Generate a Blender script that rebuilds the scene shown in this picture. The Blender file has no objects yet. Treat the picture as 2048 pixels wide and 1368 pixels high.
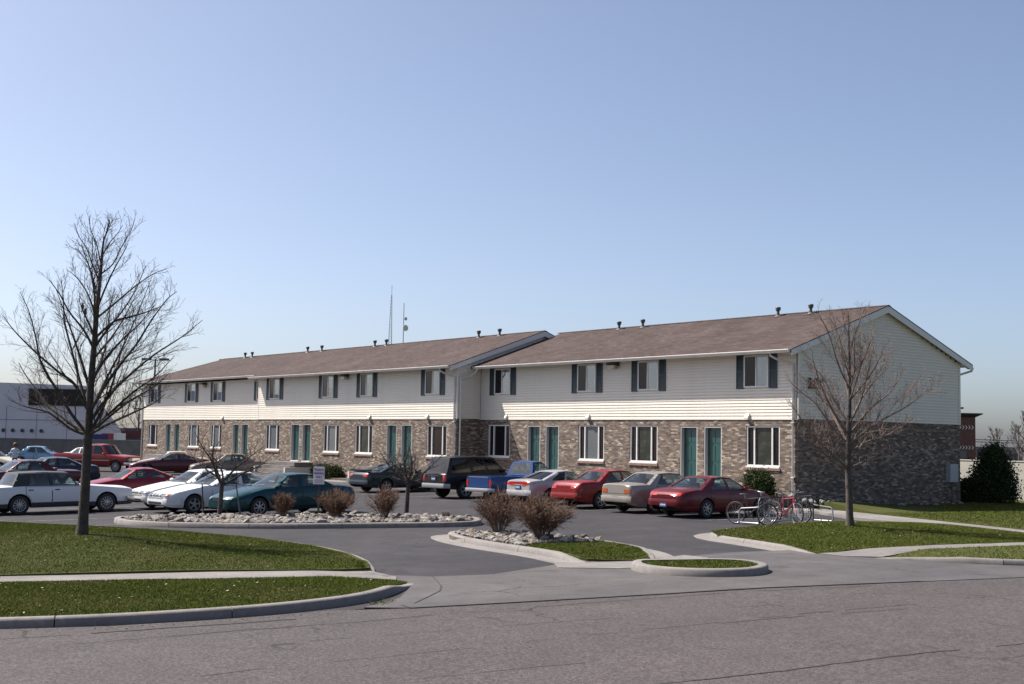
import bpy, bmesh, math, random
import numpy as np
from mathutils import Vector, Matrix, Quaternion
from mathutils.geometry import delaunay_2d_cdt
from mathutils.bvhtree import BVHTree

R = math.radians
rnd = random.Random(7)
nrg = np.random.default_rng(11)
C = bpy.context.scene.collection
scene = bpy.context.scene

# ------------------------------------------------------------------ camera
CAM = Vector((29.97, -36.714, 2.45))
YAW, PITCH, ROLL, FPX = -0.9086, 0.0765, 0.0186, 2520.3
fw = Vector((math.sin(YAW) * math.cos(PITCH), math.cos(YAW) * math.cos(PITCH), math.sin(PITCH)))
rt = Vector((math.cos(YAW), -math.sin(YAW), 0))
up = rt.cross(fw)
r2 = rt * math.cos(ROLL) + up * math.sin(ROLL)
u2 = -rt * math.sin(ROLL) + up * math.cos(ROLL)
cam = bpy.data.cameras.new('camera')
cam.sensor_width = 36.0
cam.lens = FPX / 2048 * 36.0
cam.clip_end = 6000
cam.clip_start = 0.3
camo = bpy.data.objects.new('camera', cam)
camo.matrix_world = Matrix((
    (r2.x, u2.x, -fw.x, CAM.x), (r2.y, u2.y, -fw.y, CAM.y), (r2.z, u2.z, -fw.z, CAM.z), (0, 0, 0, 1)))
C.objects.link(camo)
scene.camera = camo

# ------------------------------------------------------------------ sky, sun, exposure
LIGHT = Vector((1.65, 1.0, -2.4)).normalized()
elev = math.asin(-LIGHT.z)
world = bpy.data.worlds.new('World')
scene.world = world
world.use_nodes = True
wn = world.node_tree
wn.nodes.clear()
sky = wn.nodes.new('ShaderNodeTexSky')
sky.sky_type = 'NISHITA'
sky.sun_disc = False
sky.sun_elevation = elev
sky.sun_rotation = math.atan2(-LIGHT.x, -LIGHT.y)
sky.air_density = 0.6
sky.dust_density = 2.0
sky.ozone_density = 1.0
bgn = wn.nodes.new('ShaderNodeBackground')
bgn.inputs[1].default_value = 0.095
wo = wn.nodes.new('ShaderNodeOutputWorld')
hsv = wn.nodes.new('ShaderNodeHueSaturation')
hsv.inputs['Saturation'].default_value = 0.92
wn.links.new(sky.outputs[0], hsv.inputs['Color'])
wn.links.new(hsv.outputs[0], bgn.inputs[0])
wn.links.new(bgn.outputs[0], wo.inputs[0])
sun = bpy.data.lights.new('sun', 'SUN')
sun.energy = 5.0
sun.angle = R(0.55)
sun.color = (1.0, 0.95, 0.88)
suno = bpy.data.objects.new('sun', sun)
suno.rotation_euler = LIGHT.to_track_quat('-Z', 'Y').to_euler()
C.objects.link(suno)
scene.view_settings.view_transform = 'Standard'
scene.view_settings.look = 'None'
scene.view_settings.gamma = 1
scene.view_settings.use_curve_mapping = False
scene.view_settings.exposure = 0.95

# ------------------------------------------------------------------ ground height
CRX, CRY = math.cos(YAW), -math.sin(YAW)
CFX, CFY = math.sin(YAW), math.cos(YAW)


def gza(x, y):
    x = np.asarray(x, float); y = np.asarray(y, float)
    lat = (x - CAM.x) * CRX + (y - CAM.y) * CRY
    dep = (x - CAM.x) * CFX + (y - CAM.y) * CFY
    t = np.clip((dep - 42) / 26, 0, 1)
    w = 1 - .8 * t * t * (3 - 2 * t)
    lat = np.clip(lat, -22, 4)
    return -.02 + .0205 * lat * w


def gz(x, y):
    return float(gza(x, y))


def gnormal_quat(x, y):
    e = .5
    dx = (gz(x + e, y) - gz(x - e, y)) / (2 * e)
    dy = (gz(x, y + e) - gz(x, y - e)) / (2 * e)
    return Vector((0, 0, 1)).rotation_difference(Vector((-dx, -dy, 1)).normalized())


# ------------------------------------------------------------------ materials
MATS = {}


def mat(name, base, rough=.6, metal=0.0, spec=.5, coat=0.0, noise=None, bump=None, trans=None):
    """noise: list of (scale, colour, low, high[, detail]) mixed over the base; bump: (scale, strength, distance)."""
    if name in MATS:
        return MATS[name]
    m = bpy.data.materials.new(name)
    m.use_nodes = True
    nt = m.node_tree
    b = nt.nodes['Principled BSDF']
    b.inputs['Roughness'].default_value = rough
    b.inputs['Metallic'].default_value = metal
    b.inputs['Specular IOR Level'].default_value = spec
    b.inputs['Coat Weight'].default_value = coat
    b.inputs['Coat Roughness'].default_value = .04
    b.inputs['Base Color'].default_value = (*base, 1)
    tc = nt.nodes.new('ShaderNodeTexCoord')
    if noise:
        prev = None
        for k, n in enumerate(noise):
            sc, col, lo, hi = n[:4]
            tx = nt.nodes.new('ShaderNodeTexNoise')
            nt.links.new(tc.outputs['Object'], tx.inputs['Vector'])
            tx.inputs['Scale'].default_value = sc
            tx.inputs['Detail'].default_value = n[4] if len(n) > 4 else 5
            tx.inputs['Roughness'].default_value = .6
            mr = nt.nodes.new('ShaderNodeMapRange')
            mr.inputs[1].default_value = lo
            mr.inputs[2].default_value = hi
            nt.links.new(tx.outputs['Fac'], mr.inputs[0])
            mx = nt.nodes.new('ShaderNodeMix')
            mx.data_type = 'RGBA'
            nt.links.new(mr.outputs[0], mx.inputs[0])
            if prev is None:
                mx.inputs[6].default_value = (*base, 1)
            else:
                nt.links.new(prev, mx.inputs[6])
            mx.inputs[7].default_value = (*col, 1)
            prev = mx.outputs[2]
        nt.links.new(prev, b.inputs['Base Color'])
    if bump:
        tx = nt.nodes.new('ShaderNodeTexNoise')
        nt.links.new(tc.outputs['Object'], tx.inputs['Vector'])
        tx.inputs['Scale'].default_value = bump[0]
        tx.inputs['Detail'].default_value = 4
        bp = nt.nodes.new('ShaderNodeBump')
        bp.inputs['Strength'].default_value = bump[1]
        bp.inputs['Distance'].default_value = bump[2]
        nt.links.new(tx.outputs['Fac'], bp.inputs['Height'])
        nt.links.new(bp.outputs[0], b.inputs['Normal'])
    MATS[name] = m
    return m


def brick_mat(name, cols, mortar, axis):
    """courses of brick on a vertical wall; axis 'x' or 'y' is the wall's run."""
    m = bpy.data.materials.new(name)
    m.use_nodes = True
    nt = m.node_tree
    N = nt.nodes.new; L = nt.links.new
    b = nt.nodes['Principled BSDF']
    b.inputs['Roughness'].default_value = .9
    b.inputs['Specular IOR Level'].default_value = .2
    ge = N('ShaderNodeNewGeometry')
    sep = N('ShaderNodeSeparateXYZ'); L(ge.outputs['Position'], sep.inputs[0])
    cmb = N('ShaderNodeCombineXYZ')
    L(sep.outputs[0 if axis == 'x' else 1], cmb.inputs[0]); L(sep.outputs[2], cmb.inputs[1])
    bt = N('ShaderNodeTexBrick')
    L(cmb.outputs[0], bt.inputs['Vector'])
    bt.inputs['Scale'].default_value = 1
    bt.inputs['Brick Width'].default_value = .203
    bt.inputs['Row Height'].default_value = .0675
    bt.inputs['Mortar Size'].default_value = .0055
    bt.inputs['Mortar Smooth'].default_value = .2
    bt.inputs['Color1'].default_value = (0, 0, 0, 1)
    bt.inputs['Color2'].default_value = (1, 1, 1, 1)
    bt.inputs['Mortar'].default_value = (.5, .5, .5, 1)
    ramp = N('ShaderNodeValToRGB')
    ramp.color_ramp.interpolation = 'LINEAR'
    e = ramp.color_ramp.elements
    for i, (p, c) in enumerate(cols):
        if i < 2:
            e[i].position = p; e[i].color = (*c, 1)
        else:
            q = e.new(p); q.color = (*c, 1)
    L(bt.outputs['Color'], ramp.inputs[0])
    # patches several bricks wide, lighter and darker
    mp = N('ShaderNodeMapping'); mp.inputs['Scale'].default_value = (1.0, 3.2, 1)
    L(cmb.outputs[0], mp.inputs[0])
    nz = N('ShaderNodeTexNoise'); nz.inputs['Scale'].default_value = 2.6; nz.inputs['Detail'].default_value = 4
    nz.inputs['Roughness'].default_value = .7
    L(mp.outputs[0], nz.inputs['Vector'])
    mr = N('ShaderNodeMapRange'); mr.inputs[1].default_value = .36; mr.inputs[2].default_value = .66
    mr.inputs[3].default_value = .70; mr.inputs[4].default_value = 1.42
    L(nz.outputs['Fac'], mr.inputs[0])
    mul = N('ShaderNodeMix'); mul.data_type = 'RGBA'; mul.blend_type = 'MULTIPLY'; mul.inputs[0].default_value = 1
    L(ramp.outputs[0], mul.inputs[6]); L(mr.outputs[0], mul.inputs[7])
    mx = N('ShaderNodeMix'); mx.data_type = 'RGBA'
    L(bt.outputs['Fac'], mx.inputs[0]); L(mul.outputs[2], mx.inputs[6]); mx.inputs[7].default_value = (*mortar, 1)
    L(mx.outputs[2], b.inputs['Base Color'])
    bp = N('ShaderNodeBump'); bp.inputs['Strength'].default_value = .8; bp.inputs['Distance'].default_value = .008
    inv = N('ShaderNodeMath'); inv.operation = 'SUBTRACT'; inv.inputs[0].default_value = 1
    L(bt.outputs['Fac'], inv.inputs[1]); L(inv.outputs[0], bp.inputs['Height']); L(bp.outputs[0], b.inputs['Normal'])
    return m


def shingle_mat(name):
    m = bpy.data.materials.new(name)
    m.use_nodes = True
    nt = m.node_tree
    N = nt.nodes.new; L = nt.links.new
    b = nt.nodes['Principled BSDF']
    b.inputs['Roughness'].default_value = .95
    b.inputs['Specular IOR Level'].default_value = .15
    ge = N('ShaderNodeNewGeometry')
    sep = N('ShaderNodeSeparateXYZ'); L(ge.outputs['Position'], sep.inputs[0])
    cmb = N('ShaderNodeCombineXYZ'); L(sep.outputs[0], cmb.inputs[0]); L(sep.outputs[1], cmb.inputs[1])
    bt = N('ShaderNodeTexBrick'); L(cmb.outputs[0], bt.inputs['Vector'])
    bt.inputs['Scale'].default_value = 1
    bt.inputs['Brick Width'].default_value = .31
    bt.inputs['Row Height'].default_value = .135
    bt.inputs['Mortar Size'].default_value = .006
    bt.inputs['Color1'].default_value = (0.0496, 0.0350, 0.0325, 1)
    bt.inputs['Color2'].default_value = (0.0777, 0.0575, 0.0525, 1)
    bt.inputs['Mortar'].default_value = (0.0336, 0.0253, 0.0250, 1)
    nz = N('ShaderNodeTexNoise'); nz.inputs['Scale'].default_value = .55; nz.inputs['Detail'].default_value = 6
    L(ge.outputs['Position'], nz.inputs['Vector'])
    mr = N('ShaderNodeMapRange'); mr.inputs[1].default_value = .3; mr.inputs[2].default_value = .7
    mr.inputs[3].default_value = .82; mr.inputs[4].default_value = 1.16
    L(nz.outputs['Fac'], mr.inputs[0])
    mul = N('ShaderNodeMix'); mul.data_type = 'RGBA'; mul.blend_type = 'MULTIPLY'; mul.inputs[0].default_value = 1
    L(bt.outputs['Color'], mul.inputs[6]); L(mr.outputs[0], mul.inputs[7])
    L(mul.outputs[2], b.inputs['Base Color'])
    bp = N('ShaderNodeBump'); bp.inputs['Strength'].default_value = .7; bp.inputs['Distance'].default_value = .01
    L(bt.outputs['Color'], bp.inputs['Height']); L(bp.outputs[0], b.inputs['Normal'])
    return m


def crack_mat(name, base, dark, rough, scale, fine, grain, tint, stain=.55, blotch=1.0):
    """paved surface: grain, stains, and a sparse web of cracks."""
    m = bpy.data.materials.new(name)
    m.use_nodes = True
    nt = m.node_tree
    N = nt.nodes.new; L = nt.links.new
    b = nt.nodes['Principled BSDF']
    b.inputs['Roughness'].default_value = rough
    b.inputs['Specular IOR Level'].default_value = .25
    ge = N('ShaderNodeNewGeometry')

    def noise(s, d, lo, hi, a, c, sv=None):
        n = N('ShaderNodeTexNoise'); n.inputs['Scale'].default_value = s; n.inputs['Detail'].default_value = d
        n.inputs['Roughness'].default_value = .65
        if sv:
            mp = N('ShaderNodeMapping'); mp.inputs['Scale'].default_value = sv[:3]; mp.inputs['Rotation'].default_value = (0, 0, sv[3])
            L(ge.outputs['Position'], mp.inputs[0]); L(mp.outputs[0], n.inputs['Vector'])
        else:
            L(ge.outputs['Position'], n.inputs['Vector'])
        r = N('ShaderNodeMapRange'); r.inputs[1].default_value = lo; r.inputs[2].default_value = hi
        r.inputs[3].default_value = a; r.inputs[4].default_value = c
        L(n.outputs['Fac'], r.inputs[0])
        return r.outputs[0]
    col = N('ShaderNodeMix'); col.data_type = 'RGBA'
    L(noise(.22, 6, .38, .62, 0, 1), col.inputs[0])
    col.inputs[6].default_value = (*base, 1); col.inputs[7].default_value = (*tint, 1)
    cur = col.outputs[2]
    for fac in (noise(22, 3, .4, .6, 1 - grain, 1 + grain), noise(60, 2, .4, .6, 1 - grain, 1 + grain), noise(3.2, 4, .38, .62, 1 - grain * .5 * blotch, 1 + grain * .5 * blotch),
                noise(1.1, 5, .36, .64, 1 - .12 * blotch, 1 + .1 * blotch), noise(.6, 4, .38, .66, 1 - .14 * blotch, 1 + .1 * blotch, (1, .10, 1, R(-8)))):
        mm = N('ShaderNodeMix'); mm.data_type = 'RGBA'; mm.blend_type = 'MULTIPLY'; mm.inputs[0].default_value = 1
        L(cur, mm.inputs[6]); L(fac, mm.inputs[7]); cur = mm.outputs[2]
    # oil and tyre stains
    st = N('ShaderNodeMix'); st.data_type = 'RGBA'; st.blend_type = 'MULTIPLY'
    L(noise(.9, 2, .60, .72, 0, stain), st.inputs[0]); L(cur, st.inputs[6]); st.inputs[7].default_value = (.45, .45, .47, 1); cur = st.outputs[2]
    # cracks
    wv = N('ShaderNodeTexNoise'); wv.inputs['Scale'].default_value = 1.2; wv.inputs['Detail'].default_value = 5
    L(ge.outputs['Position'], wv.inputs['Vector'])
    ad = N('ShaderNodeMix'); ad.data_type = 'RGBA'; ad.blend_type = 'LINEAR_LIGHT'; ad.inputs[0].default_value = .35
    L(ge.outputs['Position'], ad.inputs[6]); L(wv.outputs['Color'], ad.inputs[7])
    vo = N('ShaderNodeTexVoronoi'); vo.feature = 'DISTANCE_TO_EDGE'; vo.inputs['Scale'].default_value = scale
    L(ad.outputs[2], vo.inputs['Vector'])
    cr = N('ShaderNodeMapRange'); cr.inputs[1].default_value = fine * .4; cr.inputs[2].default_value = fine
    cr.inputs[3].default_value = 1; cr.inputs[4].default_value = 0
    L(vo.outputs['Distance'], cr.inputs[0])
    gate = noise(.35, 3, .52, .6, 0, 1)
    mu = N('ShaderNodeMath'); mu.operation = 'MULTIPLY'; L(cr.outputs[0], mu.inputs[0]); L(gate, mu.inputs[1])
    fin = N('ShaderNodeMix'); fin.data_type = 'RGBA'
    L(mu.outputs[0], fin.inputs[0]); L(cur, fin.inputs[6]); fin.inputs[7].default_value = (*dark, 1)
    L(fin.outputs[2], b.inputs['Base Color'])
    bn = N('ShaderNodeTexNoise'); bn.inputs['Scale'].default_value = 70; bn.inputs['Detail'].default_value = 3
    L(ge.outputs['Position'], bn.inputs['Vector'])
    bp = N('ShaderNodeBump'); bp.inputs['Strength'].default_value = .5; bp.inputs['Distance'].default_value = .012
    L(bn.outputs['Fac'], bp.inputs['Height']); L(bp.outputs[0], b.inputs['Normal'])
    return m


def glass_mat(name, tint, mixf):
    m = bpy.data.materials.new(name)
    m.use_nodes = True
    nt = m.node_tree
    nt.nodes.clear()
    N = nt.nodes.new; L = nt.links.new
    o = N('ShaderNodeOutputMaterial')
    tr = N('ShaderNodeBsdfTransparent'); tr.inputs[0].default_value = (*tint, 1)
    gl = N('ShaderNodeBsdfGlossy'); gl.inputs['Roughness'].default_value = .02
    fr = N('ShaderNodeFresnel')
    ge = N('ShaderNodeNewGeometry')
    io = N('ShaderNodeMapRange'); io.inputs[3].default_value = 1.5; io.inputs[4].default_value = 1 / 1.5
    L(ge.outputs['Backfacing'], io.inputs[0]); L(io.outputs[0], fr.inputs[0])
    mr = N('ShaderNodeMapRange'); mr.inputs[3].default_value = mixf; mr.inputs[4].default_value = 1
    L(fr.outputs[0], mr.inputs[0])
    mx = N('ShaderNodeMixShader')
    L(mr.outputs[0], mx.inputs[0]); L(tr.outputs[0], mx.inputs[1]); L(gl.outputs[0], mx.inputs[2])
    L(mx.outputs[0], o.inputs[0])
    return m


M_BRICKX = brick_mat('brick_front', [(0, (.082, .060, .050)), (1, (.37, .305, .23)), (.35, (.138, .103, .084)), (.62, (.172, .132, .107)), (.82, (.225, .178, .140))], (.15, .132, .118), 'x')
M_BRICKY = brick_mat('brick_side', [(0, (.082, .060, .050)), (1, (.37, .305, .23)), (.35, (.138, .103, .084)), (.62, (.172, .132, .107)), (.82, (.225, .178, .140))], (.15, .132, .118), 'y')
M_SHINGLE = shingle_mat('shingles')
M_SIDING = mat('siding', (.675, .625, .545), .5, noise=[(.8, (.62, .57, .495), .45, .75), (.35, (.585, .535, .46), .6, .8)])
M_WHITE = mat('white_trim', (0.624, 0.616, 0.592), .45)
M_GUTTER = mat('gutter_metal', (.60, .57, .52), .4, noise=[(1.5, (0.465, 0.45, 0.4125), .5, .75)])
M_SOFFIT = mat('soffit', (0.496, 0.472, 0.432), .6)
M_SHUTTER = mat('shutter_paint', (.030, .048, .058), .55)
M_DOOR = mat('door_paint', (.011, .056, .052), .4, coat=.2)
M_JAMB = mat('door_jamb', (0.434, 0.427, 0.42), .5)
M_SILLBRICK = mat('sill_brick', (.17, .10, .085), .9, noise=[(14, (.26, .17, .13), .4, .6)])
M_PANE_DARK = mat('pane_dark', (.012, .010, .013), .06, spec=.22)
M_PANE_BROWN = mat('pane_brown', (.020, .013, .016), .1, spec=.2)
M_PANE_GREY = mat('pane_grey', (.10, .11, .12), .07, spec=.4)
M_PANE_GREEN = mat('pane_green', (.026, .028, .025), .07, spec=.3, noise=[(1.6, (.045, .05, .045), .5, .6)])
M_BLIND = mat('blind', (.80, .80, .82), .25, spec=.5)
M_LAMP = mat('lamp_housing', (.05, .035, .025), .5)
M_LENS = mat('lamp_lens', (.42, .38, .26), .25)
M_PIPE = mat('vent_metal', (.08, .08, .085), .6, metal=.2)
M_NUM = mat('number_plate_dark', (.014, .006, .006), .5)
M_CONC = crack_mat('concrete', (.160, .146, .139), (.085, .0765, .072), .9, .25, .006, .08, (.185, .170, .161))
M_KERB = mat('kerb_concrete', (.172, .156, .147), .9, noise=[(.7, (.135, .122, .116), .45, .7), (9, (.21, .193, .18), .5, .75), (2.4, (.105, .095, .088), .58, .74)], bump=(36, 0.27, 0.009))
M_APRON = crack_mat('apron_concrete', (0.087, 0.078, 0.078), (0.03, 0.024, 0.024), .85, .22, .005, .08, (0.0708, 0.066, 0.069))
M_STREET = crack_mat('street_asphalt', (.066, .056, .055), (.03, .025, .024), .9, .33, .010, .30, (.061, .0525, .053), .12, .4)
M_LOT = crack_mat('lot_asphalt', (.0275, .0255, .0298), (.012, .0105, .012), .85, .3, .007, .16, (.037, .0335, .0365))
M_LINE = mat('faded_paint', (0.204, 0.198, 0.186), .8, noise=[(6, (0.096, 0.093, 0.096), .4, .6)])
M_JOINT = mat('joint_tar', (.022, .018, .018), .8)
M_SOIL = mat('soil', (.10, .08, .06), .95, noise=[(6, (.06, .048, .036), .4, .6)])
M_TURF = mat('turf', (.050, .058, .016), .95, spec=.1, noise=[(.5, (.064, .066, .021), .4, .65), (2.2, (.080, .068, .030), .55, .75), (20, (.040, .046, .013), .4, .7)])
M_FIELD = mat('field', (.07, .075, .035), .95, noise=[(.05, (.10, .09, .06), .4, .6)])
M_TYRE = mat('tyre_rubber', (.017, .017, .018), .75)
M_RIM = mat('rim_alloy', (.34, .34, .35), .35, metal=.6)
M_DARK = mat('under_dark', (.012, .012, .013), .8)
M_SEAT = mat('seat_cloth', (.07, .068, .066), .9)
M_CHROME = mat('chrome', (.62, .62, .62), .15, metal=1)
M_BLACKTRIM = mat('black_trim', (.02, .02, .021), .5)
M_HEAD = mat('headlamp_lens', (.30, .31, .33), .12, spec=.7, coat=.5)
M_TAIL = mat('tail_lens', (.36, .012, .010), .15, coat=.6)
M_AMBER = mat('amber_lens', (.36, .075, .02), .15, coat=.6)
M_PLATE = mat('plate_blue', (.03, .05, .15), .4)
M_PLATEW = mat('plate_white', (.36, .38, .44), .4)
M_GLASS = glass_mat('car_glass', (.58, .68, .66), .07)
M_GLASSD = glass_mat('car_glass_dark', (.03, .032, .035), .04)
M_BARK = mat('bark', (.060, .046, .040), .9, noise=[(9, (.032, .024, .022), .4, .65), (3, (.085, .070, .058), .55, .75)], bump=(30, .6, .02))
M_TWIG = mat('twig_bark', (.058, .038, .034), .85)
M_TWIGRED = mat('twig_red', (.125, .085, .070), .8)
M_BUSH = mat('bush_twig', (.105, .054, .032), .85)
M_BUSHSTEM = mat('bush_stem', (.17, .12, .095), .85)
M_LEAF = mat('evergreen_leaf', (.018, .036, .012), .8, spec=.2, noise=[(3, (.034, .05, .016), .4, .7)])
M_LEAF2 = mat('boxwood_leaf', (.040, .055, .016), .8, spec=.2, noise=[(5, (.022, .034, .010), .4, .7)])
M_STEEL = mat('galvanised_steel', (.33, .33, .335), .42, metal=.7)
M_STEELD = mat('worn_steel', (.10, .10, .105), .5, metal=.5)


# ------------------------------------------------------------------ mesh helpers
class MB:
    def __init__(s):
        s.v = []; s.f = []; s.m = []

    def add(s, verts, faces, mi=0):
        o = len(s.v)
        s.v += [tuple(p) for p in verts]
        s.f += [tuple(i + o for i in f) for f in faces]
        s.m += [mi] * len(faces)
        return s

    def box(s, a, b, mi=0):
        x0, y0, z0 = a; x1, y1, z1 = b
        return s.add([(x0, y0, z0), (x1, y0, z0), (x1, y1, z0), (x0, y1, z0), (x0, y0, z1), (x1, y0, z1), (x1, y1, z1), (x0, y1, z1)],
                     [(0, 3, 2, 1), (4, 5, 6, 7), (0, 1, 5, 4), (1, 2, 6, 5), (2, 3, 7, 6), (3, 0, 4, 7)], mi)

    def quad(s, a, b, c, d, mi=0):
        return s.add([a, b, c, d], [(0, 1, 2, 3)], mi)

    def prism(s, pts, vec, mi=0):
        """planar outline pts (list of 3D) extruded by vec."""
        n = len(pts)
        p2 = [tuple(np.add(p, vec)) for p in pts]
        fs = [tuple(range(n - 1, -1, -1)), tuple(range(n, 2 * n))]
        fs += [(i, (i + 1) % n, n + (i + 1) % n, n + i) for i in range(n)]
        return s.add(list(pts) + p2, fs, mi)

    def tube(s, pts, rad, n=6, mi=0, cap=True):
        pts = [Vector(p) for p in pts]
        if not hasattr(rad, '__len__'):
            rad = [rad] * len(pts)
        vs = []; fs = []
        ref = None
        for i, p in enumerate(pts):
            d = (pts[min(i + 1, len(pts) - 1)] - pts[max(i - 1, 0)])
            if d.length < 1e-9:
                d = Vector((0, 0, 1))
            d.normalize()
            if ref is None:
                ref = Vector((1, 0, 0)) if abs(d.x) < .8 else Vector((0, 1, 0))
            a = d.cross(ref).normalized(); b = d.cross(a)
            ref = -a.cross(d) if False else b.cross(d) * -1 if False else ref
            for k in range(n):
                t = 2 * math.pi * k / n
                vs.append(p + (a * math.cos(t) + b * math.sin(t)) * rad[i])
        for i in range(len(pts) - 1):
            for k in range(n):
                fs.append((i * n + k, i * n + (k + 1) % n, (i + 1) * n + (k + 1) % n, (i + 1) * n + k))
        if cap:
            fs.append(tuple(range(n - 1, -1, -1)))
            fs.append(tuple((len(pts) - 1) * n + k for k in range(n)))
        return s.add(vs, fs, mi)

    def lathe(s, prof, n=24, axis='z', origin=(0, 0, 0), mi=0):
        """prof: list of (r, h) revolved about the axis."""
        vs = []; fs = []
        for (r_, h) in prof:
            for k in range(n):
                t = 2 * math.pi * k / n
                a, b = r_ * math.cos(t), r_ * math.sin(t)
                p = {'z': (a, b, h), 'y': (a, h, b), 'x': (h, a, b)}[axis]
                vs.append((p[0] + origin[0], p[1] + origin[1], p[2] + origin[2]))
        for i in range(len(prof) - 1):
            for k in range(n):
                fs.append((i * n + k, i * n + (k + 1) % n, (i + 1) * n + (k + 1) % n, (i + 1) * n + k))
        return s.add(vs, fs, mi)

    def grid(s, P, mi=0):
        """P: nested list [i][j] of points."""
        ni, nj = len(P), len(P[0])
        vs = [p for row in P for p in row]
        fs = [(i * nj + j, i * nj + j + 1, (i + 1) * nj + j + 1, (i + 1) * nj + j) for i in range(ni - 1) for j in range(nj - 1)]
        return s.add(vs, fs, mi)

    def mesh(s, name, mats, smooth=None):
        me = bpy.data.meshes.new(name)
        me.from_pydata(s.v, [], s.f)
        mats = mats if isinstance(mats, (list, tuple)) else [mats]
        for m in mats:
            me.materials.append(m)
        if len(mats) > 1:
            me.polygons.foreach_set('material_index', s.m)
        if smooth is not None:
            me.polygons.foreach_set('use_smooth', [True] * len(me.polygons))
            me.set_sharp_from_angle(angle=R(smooth))
        me.update()
        return me

    def build(s, name, mats, parent=None, smooth=None, loc=None):
        o = bpy.data.objects.new(name, s.mesh(name, mats, smooth))
        C.objects.link(o)
        if parent is not None:
            o.parent = parent
        if loc is not None:
            o.location = loc
        return o


def fixnormals(o):
    bm = bmesh.new(); bm.from_mesh(o.data)
    bmesh.ops.recalc_face_normals(bm, faces=bm.faces)
    bm.to_mesh(o.data); bm.free()
    return o


def tag(o, label=None, cat=None, group=None, kind=None):
    if label: o['label'] = label
    if cat: o['category'] = cat
    if group: o['group'] = group
    if kind: o['kind'] = kind
    return o


def thing(name, label, cat, loc=(0, 0, 0), rz=0, group=None):
    o = bpy.data.objects.new(name, None)
    o.empty_display_size = .3
    C.objects.link(o)
    o.location = loc
    o.rotation_euler = (0, 0, rz)
    return tag(o, label, cat, group)


def inst(name, me, parent, loc=(0, 0, 0), rz=0, rot=None, scale=None):
    o = bpy.data.objects.new(name, me)
    C.objects.link(o)
    o.parent = parent
    o.location = loc
    o.rotation_euler = rot if rot is not None else (0, 0, rz)
    if scale is not None:
        o.scale = scale
    return o


# ------------------------------------------------------------------ ground sheets
def in_poly(px, py, poly):
    inside = np.zeros(len(px), bool)
    n = len(poly)
    for i in range(n):
        x0, y0 = poly[i]; x1, y1 = poly[(i + 1) % n]
        cond = ((y0 > py) != (y1 > py))
        xx = (x1 - x0) * (py - y0) / ((y1 - y0) if y1 != y0 else 1e-9) + x0
        inside ^= cond & (px < xx)
    return inside


def smooth_closed(poly, it=2):
    for _ in range(it):
        q = []
        n = len(poly)
        for i in range(n):
            a = np.array(poly[i]); b = np.array(poly[(i + 1) % n])
            q += [tuple(.75 * a + .25 * b), tuple(.25 * a + .75 * b)]
        poly = q
    return poly


def smooth_open(pl, it=2):
    for _ in range(it):
        q = [tuple(pl[0])]
        for i in range(len(pl) - 1):
            a = np.array(pl[i]); b = np.array(pl[i + 1])
            if i > 0: q.append(tuple(.75 * a + .25 * b))
            if i < len(pl) - 2: q.append(tuple(.25 * a + .75 * b))
        q.append(tuple(pl[-1]))
        pl = q
    return pl


def sheet(name, poly, h, material, step=.5, kind='structure', hf=None, parent=None):
    P = np.array(poly)
    lo, hi = P.min(0), P.max(0)
    # densify the border
    B = []
    for i in range(len(poly)):
        a, b = P[i], P[(i + 1) % len(poly)]
        k = max(1, int(np.linalg.norm(b - a) / (step * 1.5)))
        B += [tuple(a + (b - a) * t / k) for t in range(k)]
    gx = np.arange(math.floor(lo[0] / step) * step, hi[0], step)
    gy = np.arange(math.floor(lo[1] / step) * step, hi[1], step)
    X, Y = np.meshgrid(gx, gy); X = X.ravel(); Y = Y.ravel()
    k = in_poly(X, Y, poly)
    I = np.column_stack([X[k], Y[k]])
    verts = [Vector(b) for b in B] + [Vector(p) for p in I]
    nb = len(B)
    out = delaunay_2d_cdt(verts, [], [list(range(nb))], 1, 1e-5)
    v2 = np.array([tuple(v) for v in out[0]])
    z = gza(v2[:, 0], v2[:, 1]) + h
    if hf is not None:
        z = z + hf(v2[:, 0], v2[:, 1])
    mb = MB()
    mb.add([(a, b, c) for (a, b), c in zip(v2, z)], [tuple(f) for f in out[2]])
    o = mb.build(name, material, parent)
    if o.data.polygons and o.data.polygons[0].normal.z < 0:
        o.data.flip_normals()
    bm = bmesh.new(); bm.from_mesh(o.data)
    be = [e for e in bm.edges if e.is_boundary]
    ex = bmesh.ops.extrude_edge_only(bm, edges=be)
    for v in [g for g in ex['geom'] if isinstance(g, bmesh.types.BMVert)]:
        v.co.z -= .02 if h < .05 else .3
    bm.to_mesh(o.data); bm.free()
    if kind: o['kind'] = kind
    return o


def ribbon(mb, pl, width, h):
    pl = [np.array(p, float) for p in pl]
    # densify
    q = [pl[0]]
    for a, b in zip(pl[:-1], pl[1:]):
        k = max(1, int(np.linalg.norm(b - a) / .4))
        q += [a + (b - a) * (t + 1) / k for t in range(k)]
    L_, R_ = [], []
    for i, p in enumerate(q):
        d = q[min(i + 1, len(q) - 1)] - q[max(i - 1, 0)]
        d /= np.linalg.norm(d)
        n = np.array([-d[1], d[0]]) * width * .5
        a, b = p + n, p - n
        L_.append((a[0], a[1], gz(*a) + h)); R_.append((b[0], b[1], gz(*b) + h))
    return mb.grid([L_, R_][::-1])


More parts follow.
